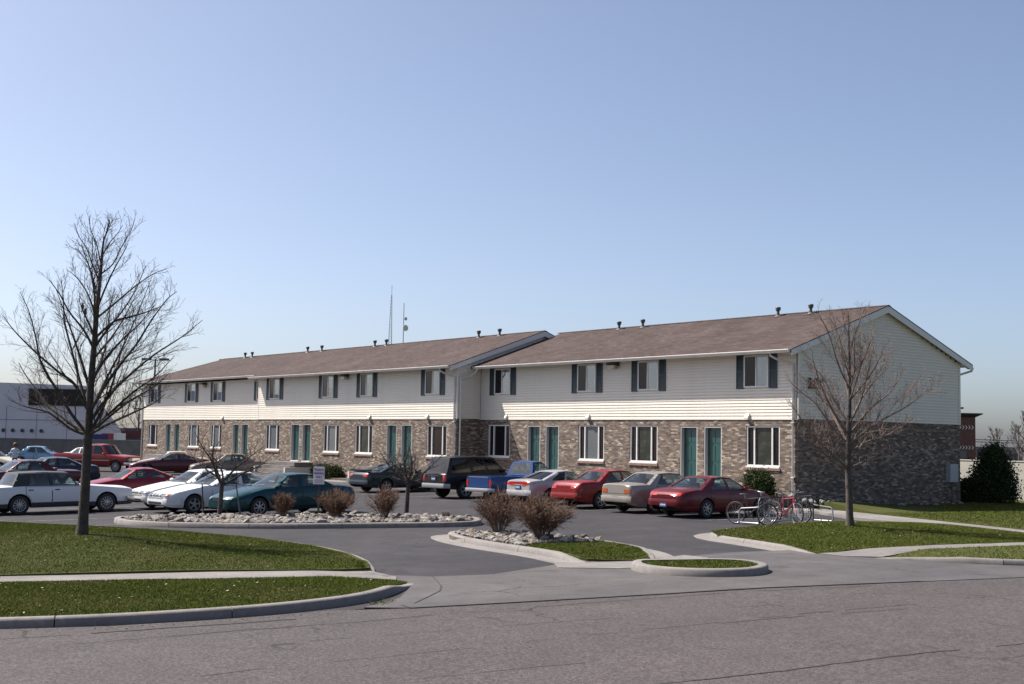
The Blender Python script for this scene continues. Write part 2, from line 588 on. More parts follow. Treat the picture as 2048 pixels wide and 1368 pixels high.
def kerb(name, pl, side, closed=False, w=.16, hh=.14, pan=0.0, material=None, taper=(False, False), joints=2.6):
    """kerb along pl; side=+1 means the road lies left of the direction of travel. Built in cast lengths with open joints."""
    pl = [np.array(p, float) for p in pl]
    q = [pl[0]]
    seq = list(zip(pl[:-1], pl[1:])) + ([(pl[-1], pl[0])] if closed else [])
    for a, b in seq:
        k = max(1, int(np.linalg.norm(b - a) / .25))
        q += [a + (b - a) * (t + 1) / k for t in range(k)]
    if closed:
        q = q[:-1]
    n = len(q)
    prof = [(-w, -.12), (-w, hh - .004), (-w * .22, hh), (-.016, hh - .010), (.006, hh - .034), (.020, .012)]
    if pan:
        prof += [(.021 + pan, .008), (.021 + pan, -.05)]
    else:
        prof += [(.021, -.12)]
    root = bpy.data.objects.new(name, None)
    C.objects.link(root)
    root['kind'] = 'structure'
    s_tot = 0.0
    rows = []
    lens = []
    for i, p in enumerate(q):
        if closed:
            d = q[(i + 1) % n] - q[i - 1]
        else:
            d = q[min(i + 1, n - 1)] - q[max(i - 1, 0)]
        d = d / np.linalg.norm(d)
        nn = np.array([-d[1], d[0]]) * side
        f = 1.0
        if not closed:
            if taper[0]: f = min(f, .12 + .88 * min(1, i * .25 / 1.2))
            if taper[1]: f = min(f, .12 + .88 * min(1, (n - 1 - i) * .25 / 1.2))
        row = []
        for (a, h) in prof:
            xx = p + nn * a
            row.append((xx[0], xx[1], gz(*xx) + (h * f if h > 0.02 else h)))
        rows.append((row, d))
        if i: s_tot += np.linalg.norm(q[i] - q[i - 1])
        lens.append(s_tot)
    if closed:
        rows.append(rows[0]); lens.append(s_tot + np.linalg.norm(q[0] - q[-1]))
    # split into cast lengths
    npc = max(1, round(lens[-1] / joints))
    cuts = [min(range(len(lens)), key=lambda i: abs(lens[i] - lens[-1] * k / npc)) for k in range(npc + 1)]
    gap = .008
    for a, b in zip(cuts[:-1], cuts[1:]):
        if b <= a: continue
        seg = [list(r[0]) for r in rows[a:b + 1]]
        da, db = rows[a][1], rows[b][1]
        seg[0] = [(x + da[0] * gap, y + da[1] * gap, z) for x, y, z in seg[0]]
        seg[-1] = [(x - db[0] * gap, y - db[1] * gap, z) for x, y, z in seg[-1]]
        mb = MB().grid(seg)
        m = len(prof)
        mb.add(seg[0], [tuple(range(m))]); mb.add(seg[-1], [tuple(range(m - 1, -1, -1))])
        o = mb.build('kerb_stone', material or M_KERB, root, smooth=40)
        fixnormals(o)
    return root


# base terrain to the horizon
mb = MB()
rings = [0, 30, 60, 110, 200, 500, 1500, 4000]
cx0, cy0 = -20, 0
P = []
for r_ in rings:
    row = []
    for k in range(49):
        t = 2 * math.pi * k / 48
        x, y = cx0 + r_ * math.cos(t), cy0 + r_ * math.sin(t)
        row.append((x, y, gz(x, y) - .30))
    P.append(row)
mb.grid(P)
o = mb.build('terrain', M_FIELD); o['kind'] = 'structure'; fixnormals(o)

# parking lot: one draped sheet
gx = np.arange(-100, 14.01, 1.0); gy = np.arange(-62, -0.2, 1.0)
P = [[(x, y, gz(x, y)) for y in gy] for x in gx]
o = MB().grid(P).build('parking_lot', M_LOT); o['kind'] = 'structure'; fixnormals(o)
if o.data.polygons[0].normal.z < 0: o.data.flip_normals()

edge_line = [(6, -46), (9, -40), (11, -35.2), (12.7, -31.9), (13.4, -30.5), (13.75, -29.2), (13.95, -27.4), (14.45, -26.4), (14.9, -24.9), (15.6, -22.3),
             (16.05, -20.3), (16.5, -18.3), (17.3, -14.8), (18.8, -10.5), (22, -4), (30, 10), (42, 30)]
sheet('street', edge_line + [(80, 30), (80, -80), (0, -80)], .010, M_STREET, step=1.0)
apron = [(14.47, -26.4), (14.92, -24.9), (15.62, -22.3), (16.07, -20.3), (16.52, -18.3), (17.32, -14.8), (18.8, -10.5), (17.9, -10.7),
         (16.0, -12.7), (15.0, -13.3), (14.3, -13.6), (13.4, -13.9), (12.4, -14.4), (11.4, -14.3), (11.2, -16), (11.4, -17.9), (10.9, -20.5), (11.6, -22.7), (11.2, -23.8),
         (10.2, -24.5), (11.0, -25.0), (12.2, -24.9), (13.4, -25.9), (14.0, -26.9)]
sheet('driveway_apron', apron, .020, M_APRON)

# left lawn, walk, verge
lawn_l = [(-30, -32), (-16, -28.2), (-8.0, -25.8), (-4.1, -24.6), (-.6, -23.5), (2.3, -22.9), (5.2, -22.85), (7.4, -23.25), (9.2, -23.9), (10.15, -24.45),
          (10.05, -25.0), (8.8, -26.95), (8.0, -28.6), (7.2, -30.1), (4.4, -35), (2, -40), (-30, -40)]


def mound_l(x, y):      # the lawn rises gently round each street tree
    return .30 * np.exp(-(((x - 1.5) / 4.5) ** 2 + ((y + 27.0) / 2.4) ** 2))


def mound_r(x, y):
    return .16 * np.exp(-(((x - 8.6) / 2.0) ** 2 + ((y + 8.0) / 3.0) ** 2))


def verge_dip(x, y):    # the verge runs out level with the driveway
    return -.11 * np.clip(1 - np.hypot(x - 11.85, y + 24.55) / 1.5, 0, 1)


sheet('left_lawn', lawn_l, .13, M_TURF, hf=mound_l)
walk_l = [(10.05, -25.0), (8.8, -26.95), (8.0, -28.6), (7.2, -30.1), (4.4, -35), (2, -40), (3.2, -40.4), (5.5, -35.4), (8.25, -30.5), (9.0, -29.0), (9.95, -27.5),
          (10.65, -26.3), (11.15, -25.3), (11.5, -24.75), (10.9, -24.35), (10.15, -24.45)]
sheet('left_sidewalk', walk_l, .115, M_CONC, step=.3, hf=lambda x, y: -.088 * np.clip(1.25 - np.hypot(x - 11.1, y + 24.5) / 1.1, 0, 1))
verge_l = [(3.2, -40.4), (5.5, -35.4), (8.25, -30.5), (9.0, -29.0), (9.95, -27.5), (10.65, -26.3), (11.15, -25.3), (11.5, -24.75),
           ]
kerb_line = smooth_open([(8.8, -40), (10.9, -35.3), (12.6, -32.0), (13.3, -30.5), (13.6, -29.2), (13.72, -28.2), (13.64, -27.2), (13.42, -26.5), (13.1, -25.95), (12.5, -25.25), (11.9, -24.6)], 2)


def offset_line(pl, d):
    out = []
    for i, p in enumerate(pl):
        t = np.array(pl[min(i + 1, len(pl) - 1)]) - np.array(pl[max(i - 1, 0)]); t /= np.linalg.norm(t)
        out.append((p[0] - t[1] * d, p[1] + t[0] * d))
    return out


n_walk_side = len(verge_l)
verge_l = verge_l + offset_line(kerb_line, .15)[::-1]
sheet('left_verge', verge_l, .128, M_TURF, step=.3, hf=verge_dip)
kerb('street_kerb', kerb_line, -1, w=.17, taper=(False, True))
kerb('lawn_kerb', smooth_open([(-16, -28.1), (-8.0, -25.7), (-4.1, -24.5), (-.6, -23.4), (2.3, -22.8), (5.2, -22.75), (7.4, -23.15), (9.2, -23.8), (10.2, -24.35)], 1), 1, w=.2, hh=.135, taper=(False, True))

# left rock island
isl1 = [(-7.2, -22.75), (-5.5, -22.95), (-3.9, -22.3), (-1.5, -20.25), (-.5, -18.6), (1.2, -15.8), (.9, -15.0), (-.3, -14.2), (-1.4, -14.3), (-3.1, -15.4), (-5.6, -18.4), (-7.6, -21.2), (-7.8, -22.2)]
isl1s = smooth_closed(isl1, 2)
rock_bed1 = sheet('rock_island', isl1s, .10, M_SOIL)
kerb('island_kerb', isl1s, -1, closed=True, hh=.15)
# middle island
isl2 = [(3.5, -17.9), (4.2, -18.55), (5.3, -18.95), (7.1, -19.35), (9.4, -19.65), (10.6, -20.05), (11.1, -19.9), (11.6, -18.8), (11.3, -18.25), (9.8, -17.3), (7.6, -16.75), (5.7, -17.0), (4.1, -17.5)]
isl2s = smooth_closed(isl2, 2)
rock_bed2 = sheet('middle_island', isl2s, .10, M_SOIL, step=.3, hf=lambda x, y: -.085 * np.clip((x - 10.0) / 1.0, 0, 1))
grass2 = [(8.1, -19.3), (9.4, -19.5), (10.6, -19.9), (11.0, -19.8), (11.45, -18.8), (11.2, -18.35), (9.8, -17.45), (8.5, -17.1), (8.3, -17.6), (7.9, -18.5)]
def median_dip(x, y):
    return -.085 * np.clip((x - 10.3) / 1.0, 0, 1)


sheet('middle_lawn', smooth_closed(grass2, 1), .125, M_TURF, step=.3, hf=median_dip)
kerb('middle_kerb', smooth_open([(11.35, -18.45), (11.0, -18.05), (9.8, -17.3), (7.6, -16.75), (5.7, -17.0), (4.1, -17.5), (3.55, -17.75), (3.6, -18.1), (4.2, -18.5), (5.3, -18.95), (7.1, -19.35), (9.4, -19.65), (10.6, -20.05), (11.0, -20.0)], 2), -1, hh=.13, pan=.42, taper=(True, True))
walk_m = [(10.7, -20.55), (11.15, -20.0), (11.7, -18.8), (11.35, -18.2), (11.2, -17.4), (11.9, -17.4), (12.7, -18.5), (12.55, -19.4), (12.35, -20.3), (11.5, -21.1)]
sheet('median_walk', walk_m, .030, M_CONC)
isl3 = [(12.15, -19.75), (12.6, -20.25), (13.2, -20.5), (13.9, -20.4), (14.5, -19.95), (14.75, -19.3), (14.5, -18.6), (14.1, -18.15), (13.5, -18.0), (13.0, -18.4), (12.6, -19.1)]
isl3s = smooth_closed(isl3, 2)
sheet('small_island', isl3s, .125, M_TURF)
kerb('small_island_kerb', isl3s, -1, closed=True, hh=.16, w=.17, joints=3)

# right lawns and walks
lawn_r = [(7.5, -12.75), (8.4, -13.35), (10.0, -13.75), (11.4, -14.2), (12.4, -14.55), (12.55, -12.5), (12.65, -10.7), (13.2, -7.7), (14.6, -3), (16, 1), (14, .2), (13.5, -5.25), (11.4, -4.55), (8.7, -3.7),
          (7.5, -3.8), (7.3, -4.9), (7.0, -6.5), (6.85, -9.3), (7.0, -11.2)]
lawn_r = [(7.45, -12.6), (8.4, -13.35), (10.0, -13.75), (11.4, -14.2), (12.4, -14.5), (12.55, -12.5), (12.65, -10.7), (13.2, -7.7), (14.6, -3.5), (15.2, -5.8 + 2.2),
          (13.5, -5.2), (11.4, -4.6), (8.7, -3.8), (7.6, -3.95), (7.3, -4.9), (7.0, -6.5), (6.9, -9.3), (7.05, -11.2)]
def right_rise(x, y):
    return mound_r(x, y) - .075 * np.clip(1.0 - np.hypot(x - 12.3, y + 14.5) / 1.2, 0, 1)


sheet('right_lawn', lawn_r, .10, M_TURF, step=.3, hf=right_rise)
kerb('right_lawn_kerb', smooth_open([(6.95, -9.5), (7.02, -11.2), (7.4, -12.6), (8.35, -13.4), (10.0, -13.82), (11.4, -14.27), (12.4, -14.55)], 1), -1, hh=.11, w=.15, pan=.4, taper=(True, True))
diag = [(.9, .1), (1.6, .0), (5.5, -1.35), (10.6, -3.15), (15.8, -5.0), (26, -8), (26, -9), (16, -6.2), (13.5, -5.2), (11.4, -4.6), (8.7, -3.8), (7.5, -3.85), (4.6, -3.05), (2.1, -1.5), (.6, -1.4), (-.4, -.6)]
sheet('corner_path', diag, .085, M_CONC)
sheet('side_lawn', [(.4, .45), (1.7, .1), (5.5, -1.25), (10.6, -3.05), (15.8, -4.9), (26, -7.9), (40, 20), (30, 60), (-30, 60), (-30, 10.8), (.0, 10.8)], .11, M_TURF, step=1.0,
      hf=lambda x, y: .25 * np.exp(-((x - .6) ** 2 / 4 + (y - .5) ** 2 / 9)))
walk_r = [(12.4, -14.5), (12.55, -12.5), (12.65, -10.7), (13.2, -7.7), (14.6, -3.5), (17, 3), (17.9, 2.8), (15.5, -4), (13.95, -8.6), (13.45, -11.9), (13.65, -14.0), (13.0, -14.4)]
sheet('right_sidewalk', walk_r, .095, M_CONC, step=.3, hf=lambda x, y: -.068 * np.clip(1.3 - np.hypot(x - 13.0, y + 14.4) / 1.2, 0, 1))
verge_r = [(13.65, -14.0), (13.45, -11.9), (13.95, -8.6), (15.5, -4), (17.9, 2.8), (25, 2), (20, -6), (18, -10.4), (16.0, -12.75), (15.1, -13.35), (14.3, -13.75)]
def verge_dip_r(x, y):
    return -.10 * np.clip(1.2 - np.hypot(x - 13.65, y + 14.0) / 1.2, 0, 1)


sheet('right_verge', verge_r, .125, M_TURF, step=.3, hf=verge_dip_r)
kerb('right_street_kerb', smooth_open([(13.5, -14.15), (14.3, -13.82), (15.1, -13.42), (16.05, -12.8), (18.05, -10.5), (20.2, -6), (25, 2)], 1), -1, w=.15, hh=.135, taper=(True, False))
# walk and planting strip along the facade
sheet('front_walk', [(-62, -3.6), (-18.4, -3.6), (-18.4, -2.75), (-.3, -2.75), (.4, -1.5), (-.2, -.9), (-18.4, -.9), (-18.4, -2.3), (-62, -2.3)], .12, M_CONC, step=1.0)
sheet('planting_strip', [(-62, -2.32), (-18.42, -2.32), (-18.42, -.92), (-.2, -.92), (.3, -.2), (-.4, .3), (-62, .3)], .22, M_SOIL, step=1.0,
      hf=lambda x, y: .22 * np.clip((x + 8) / 8, 0, 1) + .0 * y)

# joints and tar lines on the pavement
mb = MB()
ribbon(mb, [(14.15, -26.35), (14.47, -26.42), (14.9, -24.95), (15.6, -22.35), (16.05, -20.35), (16.5, -18.35), (16.75, -17.2)], .035, .027)
ribbon(mb, [(11.2, -23.8), (11.6, -24.0), (12.5, -24.5), (13.05, -24.9), (13.5, -25.4), (14.1, -26.1)], .02, .027)
ribbon(mb, [(11.25, -23.8), (11.6, -22.7), (11.75, -21.3)], .016, .027)
ribbon(mb, [(10.1, -20.45), (10.7, -20.5)], .02, .033)
o = mb.build('pavement_joints', M_JOINT); o['kind'] = 'stuff'; o['label'] = 'dark tar joints between the driveway apron and the street'
mb = MB()


def crackline(a, b, w, h, seed, gaps=.25):
    r_ = random.Random(seed)
    n = int(math.dist(a, b) / .12)
    pts = []
    off = 0
    for i in range(n + 1):
        t = i / n
        off += r_.uniform(-.02, .02); off *= .96
        d = (b[0] - a[0], b[1] - a[1]); L_ = math.hypot(*d)
        pts.append((a[0] + d[0] * t - d[1] / L_ * off, a[1] + d[1] * t + d[0] / L_ * off))
    i = 0
    while i < n - 2:
        k = min(n, i + r_.randint(4, 16))
        ribbon(mb, pts[i:k + 1], w * r_.uniform(.6, 1.7), h)
        i = k + (r_.randint(1, 6) if r_.random() < gaps else 0)


for a, b, w, s, g in [((20.4, -30.2), (21.8, -20.5), .022, 1, .3), ((14.6, -31.5), (15.3, -26.5), .018, 2, .5), ((13.6, -32.2), (14.5, -28.0), .03, 3, .2),
                      ((15.2, -26.2), (17.0, -17.0), .018, 4, .6), ((17.5, -31), (18.6, -20), .012, 5, .9), ((16.2, -29), (17.2, -24), .012, 6, .7), ((22.6, -27), (24, -19), .014, 7, .6),
                      ((19.0, -29.5), (19.4, -27), .012, 8, .6), ((18.3, -24), (19.2, -18), .014, 9, .8)]:
    crackline(a, b, w, .0155, s, g)
o = mb.build('street_cracks', mat('crack_dark', (.022, .018, .017), .95)); o['kind'] = 'stuff'; o['label'] = 'thin dark cracks in the worn street asphalt'
# stall lines
mb = MB()
for x in (3.0, .15, -2.65, -5.5, -8.35, -11.3, -14.6, -17.2, -21.2, -24.2):
    ribbon(mb, [(x, -3.2), (x, -8.0)], .1, .008)
for x in (-6.0, -9.2, -12.1, -15.0, -17.8):
    ribbon(mb, [(x, -14.6), (x, -24.6)], .1, .008)
o = mb.build('parking_lines', M_LINE); o['kind'] = 'structure'

# ------------------------------------------------------------------ rocks
ROCK = []
rock_cols = [(.185, .165, .145), (.12, .105, .095), (.25, .23, .205), (.075, .066, .064), (.17, .13, .105), (.20, .187, .18)]
for k in range(12):
    bm = bmesh.new()
    bmesh.ops.create_icosphere(bm, subdivisions=1, radius=1)
    r_ = random.Random(50 + k)
    for v in bm.verts:
        v.co *= r_.uniform(.72, 1.15)
        v.co.x *= 1.25; v.co.z *= .72
    me = bpy.data.meshes.new('rock')
    bm.to_mesh(me); bm.free()
    col = rock_cols[k % 6]
    me.materials.append(mat('rock_%d' % (k % 6), col, .9, noise=[(5, tuple(c * .65 for c in col), .45, .7)]))
    ROCK.append(me)


def scatter_rocks(bed, poly, n, smin, smax, avoid=None, seed=1, hbase=.12, mound=.0, fill=400):
    r_ = random.Random(seed)
    P = np.array(poly); lo, hi = P.min(0), P.max(0)
    pts = []
    tries = 0
    while len(pts) < n and tries < 60000:
        tries += 1
        x, y = r_.uniform(lo[0], hi[0]), r_.uniform(lo[1], hi[1])
        if not in_poly(np.array([x]), np.array([y]), poly)[0]: continue
        if avoid is not None and in_poly(np.array([x]), np.array([y]), avoid)[0]: continue
        s = r_.uniform(smin, smax) * (1.35 if r_.random() < .12 else 1)
        if any((x - a) ** 2 + (y - b) ** 2 < (.8 * (s + c)) ** 2 for a, b, c in pts): continue
        pts.append((x, y, s))
        o = bpy.data.objects.new('rock', r_.choice(ROCK))
        C.objects.link(o)
        o.parent = bed
        o.location = (x, y, gz(x, y) + hbase + s * r_.uniform(.15, .5))
        o.rotation_euler = (r_.uniform(-.5, .5), r_.uniform(-.5, .5), r_.uniform(0, 6.3))
        o.scale = (s, s * r_.uniform(.75, 1), s * r_.uniform(.8, 1.1))
    # small stones between, joined
    mb = MB()
    tmpl = [np.array([v.co[:] for v in m.vertices]) for m in ROCK]
    fc = [tuple(p.vertices) for p in ROCK[0].polygons]
    c = 0
    while c < fill:
        x, y = r_.uniform(lo[0], hi[0]), r_.uniform(lo[1], hi[1])
        if not in_poly(np.array([x]), np.array([y]), poly)[0]: continue
        if avoid is not None and in_poly(np.array([x]), np.array([y]), avoid)[0]: continue
        s = r_.uniform(.05, .1)
        t = r_.uniform(0, 6.3)
        V = tmpl[r_.randrange(12)] * s
        ct, st = math.cos(t), math.sin(t)
        mb.add([(x + a * ct - b * st, y + a * st + b * ct, gz(x, y) + hbase + d + .01) for a, b, d in V], fc, r_.randrange(6))
        c += 1
    o = mb.build('small_stones', [MATS['rock_%d' % i] for i in range(6)], bed)
    o['kind'] = 'stuff'


def shrink(poly, d):
    P = np.array(poly); c = P.mean(0)
    out = []
    n = len(P)
    area = sum(P[i][0] * P[(i + 1) % n][1] - P[(i + 1) % n][0] * P[i][1] for i in range(n))
    for i in range(n):
        t = P[(i + 1) % n] - P[i - 1]; t /= np.linalg.norm(t)
        nn = np.array([-t[1], t[0]]) * (1 if area > 0 else -1)
        out.append(tuple(P[i] + nn * d))
    return out


scatter_rocks(rock_bed1, shrink(isl1s, .28), 298, .065, .125, seed=3, fill=2600)
scatter_rocks(rock_bed2, shrink(isl2s, .26), 200, .06, .12, avoid=grass2, seed=4, fill=1000)

# ------------------------------------------------------------------ grass blades (stuff)
def grass(name, poly, n, hmin, hmax, base_h, seed, label, avoid=(), width=.006, hf=None):
    g = np.random.default_rng(seed)
    P = np.array(poly); lo, hi = P.min(0), P.max(0)
    xs = np.empty(0); ys = np.empty(0)
    while len(xs) < n:
        x = g.uniform(lo[0], hi[0], n); y = g.uniform(lo[1], hi[1], n)
        k = in_poly(x, y, poly)
        xs = np.concatenate([xs, x[k]]); ys = np.concatenate([ys, y[k]])
    xs, ys = xs[:n], ys[:n]
    patch = .5 + .28 * np.sin(xs * 1.1 + 1.7 * np.sin(ys * .9)) * np.sin(ys * 1.4 + 1.5 * np.sin(xs * .8)) + .16 * np.sin(xs * 4.3 + 2 * np.sin(ys * 3.1)) * np.sin(ys * 5.2 + np.sin(xs * 3.7)) + .08 * g.normal(0, 1, n)
    h = g.uniform(hmin, hmax, n) * (.75 + .5 * patch)
    th = g.uniform(0, 2 * np.pi, n)
    w = width * g.uniform(.7, 1.5, n)
    lx = g.normal(0, .8, n) * h; ly = g.normal(0, .8, n) * h
    z = gza(xs, ys) + base_h + (hf(xs, ys) if hf is not None else 0)
    V = np.empty((n, 3, 3))
    V[:, 0] = np.column_stack([xs - w * np.cos(th), ys - w * np.sin(th), z])
    V[:, 1] = np.column_stack([xs + w * np.cos(th), ys + w * np.sin(th), z])
    V[:, 2] = np.column_stack([xs + lx, ys + ly, z + h])
    me = bpy.data.meshes.new(name)
    me.vertices.add(3 * n); me.vertices.foreach_set('co', V.ravel())
    me.loops.add(3 * n); me.loops.foreach_set('vertex_index', np.arange(3 * n, dtype=np.int32))
    me.polygons.add(n)
    me.polygons.foreach_set('loop_start', np.arange(0, 3 * n, 3, dtype=np.int32))
    me.polygons.foreach_set('loop_total', np.full(n, 3, dtype=np.int32))
    for m in GRASSM: me.materials.append(m)
    mi = g.choice(len(GRASSM), n, p=[.44, .34, .14, .08]).astype(np.int32)
    dry = g.random(n) < np.clip(.62 - 1.0 * patch, .03, .6)
    mi[dry] = 3
    me.polygons.foreach_set('material_index', mi)
    me.update(calc_edges=True)
    o = bpy.data.objects.new(name, me); C.objects.link(o)
    o['kind'] = 'stuff'; o['label'] = label
    return o


GRASSM = [mat('grass_a', (.070, .094, .017), .9, spec=0), mat('grass_b', (.084, .106, .022), .9, spec=0), mat('grass_c', (.060, .082, .015), .9, spec=0), mat('grass_dry', (.125, .108, .048), .9, spec=0)]
vis_l = [(-17, -28.6), (-9, -26.2), (-4.1, -24.7), (-.6, -23.6), (2.3, -23.0), (5.2, -22.95), (7.4, -23.35), (9.2, -24.0), (10.1, -24.5), (10.0, -25.0), (8.75, -26.95), (7.95, -28.6), (7.15, -30.1), (5.0, -33.8), (-6, -33.5), (-17, -32)]
grass('lawn_grass', vis_l, 520000, .012, .030, .13, 1, 'short green lawn under the big bare tree', width=.0042, hf=mound_l)
grass('verge_grass', [p for p in verge_l if p[1] > -36.5], 270000, .012, .030, .128, 2, 'short green verge between the sidewalk and the street kerb', width=.0036, hf=verge_dip)
grass('right_grass', lawn_r, 150000, .013, .032, .10, 3, 'short green lawn around the bare street tree', width=.006, hf=right_rise)
grass('side_grass', [(.6, .9), (1.8, .15), (5.5, -1.2), (10.6, -3.0), (14, -4), (14, 3), (4, 13), (.2, 12)], 90000, .018, .038, .11, 4, 'green lawn beside the end gable', width=.009)
grass('right_verge_grass', verge_r, 25000, .014, .034, .125, 5, 'green strip along the right street kerb', width=.009, hf=verge_dip_r)
grass('island_grass', shrink(isl3s, .16), 12000, .014, .034, .125, 6, 'grass filling the small kerbed island', width=.007)
grass('median_grass', shrink(smooth_closed(grass2, 1), .03), 24000, .014, .034, .125, 7, 'grass on the street end of the middle island', width=.006, hf=median_dip)

# ================================================================== the apartment building
ZS, ZW, ZR, ZE = 3.37, 5.86, 7.95, 5.90        # siding bottom, wall top / soffit, ridge, eave edge
DEP, OV, RK = 10.39, .63, .22
SLOPE = (ZR - ZE) / (DEP / 2 + OV)
XL1, XL2, XL3 = -19.53, -40.54, -59.75         # section corners along the front
YA, YB, YC = 0.0, -1.37, -.95                  # wall planes of right, middle and left sections
bld = thing('apartment_building', 'long two storey apartment block in brick and cream siding with brown roof', 'apartment building', (0, 0, 0))


def wall_cells(mb, x0, x1, z0, z1, holes, y, depth, rev_mi=0):
    """front wall in plane y with rectangular holes and reveals going back by depth."""
    xs = sorted({x0, x1} | {h[0] for h in holes} | {h[1] for h in holes})
    zs = sorted({z0, z1} | {h[2] for h in holes} | {h[3] for h in holes})
    for a, b in zip(xs[:-1], xs[1:]):
        for c, d in zip(zs[:-1], zs[1:]):
            mx, mz = (a + b) / 2, (c + d) / 2
            if any(h[0] < mx < h[1] and h[2] < mz < h[3] for h in holes):
                continue
            mb.quad((a, y, c), (b, y, c), (b, y, d), (a, y, d))
    for h in holes:
        a, b, c, d = h[:4]
        yb = y + (h[4] if len(h) > 4 else depth)
        mb.quad((a, y, c), (a, yb, c), (a, yb, d), (a, y, d), rev_mi)
        mb.quad((b, yb, c), (b, y, c), (b, y, d), (b, yb, d), rev_mi)
        mb.quad((a, yb, d), (b, yb, d), (b, y, d), (a, y, d), rev_mi)
        mb.quad((a, y, c), (b, y, c), (b, yb, c), (a, yb, c), rev_mi)


# openings: (left, right, pane look of the middle light)
LOW_R = [(-18.85, -17.15, 'dark'), (-12.22, -10.54, 'grey'), (-8.93, -7.28, 'green'), (-2.5, -.86, 'green')]
DOOR_R = [(-15.84, -14.89), (-14.52, -13.57), (-5.98, -5.04), (-4.68, -3.74)]
UP_R = [(-18.36, -17.13), (-12.28, -11.06), (-8.42, -7.2), (-2.57, -1.36)]
LOW_M = [(-39.45, -37.65, 'grey'), (-32.45, -30.68, 'grey'), (-29.0, -27.22, 'green'), (-22.12, -20.38, 'brown')]
DOOR_M = [(-36.25, -35.2), (-34.9, -33.85), (-25.85, -24.85), (-24.46, -23.46)]
UP_M = [(-39.03, -37.72), (-32.62, -31.36), (-28.49, -27.24), (-22.27, -21.01)]
LOW_L = [(-58.85, -57.05, 'dark'), (-51.75, -49.95, 'grey'), (-48.2, -46.5, 'grey')]
DOOR_L = [(-55.66, -54.69), (-54.2, -53.2), (-44.89, -43.95), (-43.63, -42.66)]
UP_L = [(-58.4, -57.07), (-52.0, -50.65), (-47.85, -46.5), (-41.52, -40.75)]
LZ0, LZ1 = 1.52, 3.04
DZ0, DZ1 = .95, 3.07
UZ0, UZ1 = 4.55, 5.78
SECT = [(XL1, 0.0, YA, LOW_R, DOOR_R, UP_R, .06), (XL2, XL1, YB, LOW_M, DOOR_M, UP_M, .0), (XL3, XL2, YC, LOW_L, DOOR_L, UP_L, -.02)]

W_BOARD = (ZW - ZS) / 21


def board_mesh(name, ln, ax='x'):
    """one clapboard course, length ln along x, face towards -y, bottom lip 22 mm out."""
    h = W_BOARD
    pr = [(-.003, h), (-.006, h * .72), (-.024, h * .60), (-.030, .008), (-.030, 0.0), (0, 0.0), (0, h)]
    mb = MB()
    n = len(pr)
    vs = [(0, p[0], p[1]) for p in pr] + [(ln, p[0], p[1]) for p in pr]
    fs = [(i, (i + 1) % n, n + (i + 1) % n, n + i) for i in range(n)] + [tuple(range(n)), tuple(range(2 * n - 1, n - 1, -1))]
    mb.add(vs, fs)
    me = mb.mesh(name, M_SIDING)
    bm = bmesh.new(); bm.from_mesh(me); bmesh.ops.recalc_face_normals(bm, faces=bm.faces); bm.to_mesh(me); bm.free()
    return me


# shared window pieces
def window_low_meshes(w, h):
    fr = MB()
    t = .055
    fr.box((0, -.035, 0), (t, .05, h)); fr.box((w - t, -.035, 0), (w, .05, h))
    fr.box((t, -.033, h - t), (w - t, .05, h)); fr.box((t, -.033, 0), (w - t, .05, t))
    return fr.mesh('frame', M_WHITE)


def flat_pane(w, h, material):
    return MB().box((0, 0, 0), (w, .012, h)).mesh('pane', material)


def blind_mesh(w, h):
    mb = MB()
    n = 9
    for i in range(n):
        a, b = w * i / n, w * (i + 1) / n
        mb.quad((a, .0, 0), (b, .025, 0), (b, .025, h), (a, .0, h))
    return mb.mesh('blind', M_BLIND)


def drape_pane(w, h):
    """vertical slats seen through the glass, one strip darker where they part."""
    mb = MB()
    n = 12
    for i in range(n):
        a, b = w * i / n, w * (i + .9) / n
        mb.quad((a, 0, 0), (b, .03, 0), (b, .03, h), (a, 0, h))
    return mb.mesh('curtain', mat('curtain', (.16, .18, .185), .6))


LOWC = {}


def low_window(x0, x1, y, look, dz, k):
    w = x1 - x0; h = LZ1 - LZ0
    root = MB().box((x0 + .01, y + .165, LZ0 + dz + .01), (x1 - .01, y + .175, LZ1 + dz - .01)).build('window', M_PANE_BROWN, bld)
    key = round(w, 3)
    if key not in LOWC:
        LOWC[key] = window_low_meshes(w - .006, h - .006)
    inst('frame', LOWC[key], root, (x0 + .003, y + .06, LZ0 + dz + .003))
    # two mullions, three lights
    m1, m2 = w * .235, w * .765
    mul = MULL.setdefault(round(h, 3), MB().box((-.03, -.03, .056), (.03, .04, h - .064)).mesh('mullion', M_WHITE))
    for m in (m1, m2):
        inst('mullion', mul, root, (x0 + m, y + .06, LZ0 + dz))
    side = flat_pane(m1 - .03 - .055, h - .12, M_PANE_BROWN if k % 3 else M_PANE_DARK)
    inst('pane', side, root, (x0 + .056, y + .085, LZ0 + dz + .058))
    inst('pane', side, root, (x0 + m2 + .031, y + .085, LZ0 + dz + .058))
    mm = {'dark': M_PANE_DARK, 'grey': M_PANE_GREY, 'green': M_PANE_GREEN, 'brown': M_PANE_BROWN}[look]
    inst('pane', flat_pane(m2 - m1 - .062, h - .12, mm), root, (x0 + m1 + .031, y + .095, LZ0 + dz + .058))
    # white sill and the rowlock brick sill under it
    MB().box((x0 + .004, y - .03, LZ0 + dz - .05), (x1 - .004, y + .1, LZ0 + dz + .002)).build('sill', M_WHITE, root)
    sb = MB()
    n = int((w + .1) / .075)
    for i in range(n):
        a = x0 - .05 + (w + .1) * i / n
        sb.box((a + .004, y - .05, LZ0 + dz - .145), (a + (w + .1) / n - .004, y + .02, LZ0 + dz - .052))
    sb.build('brick_sill', M_SILLBRICK, root)


MULL = {}
SHUT = {}


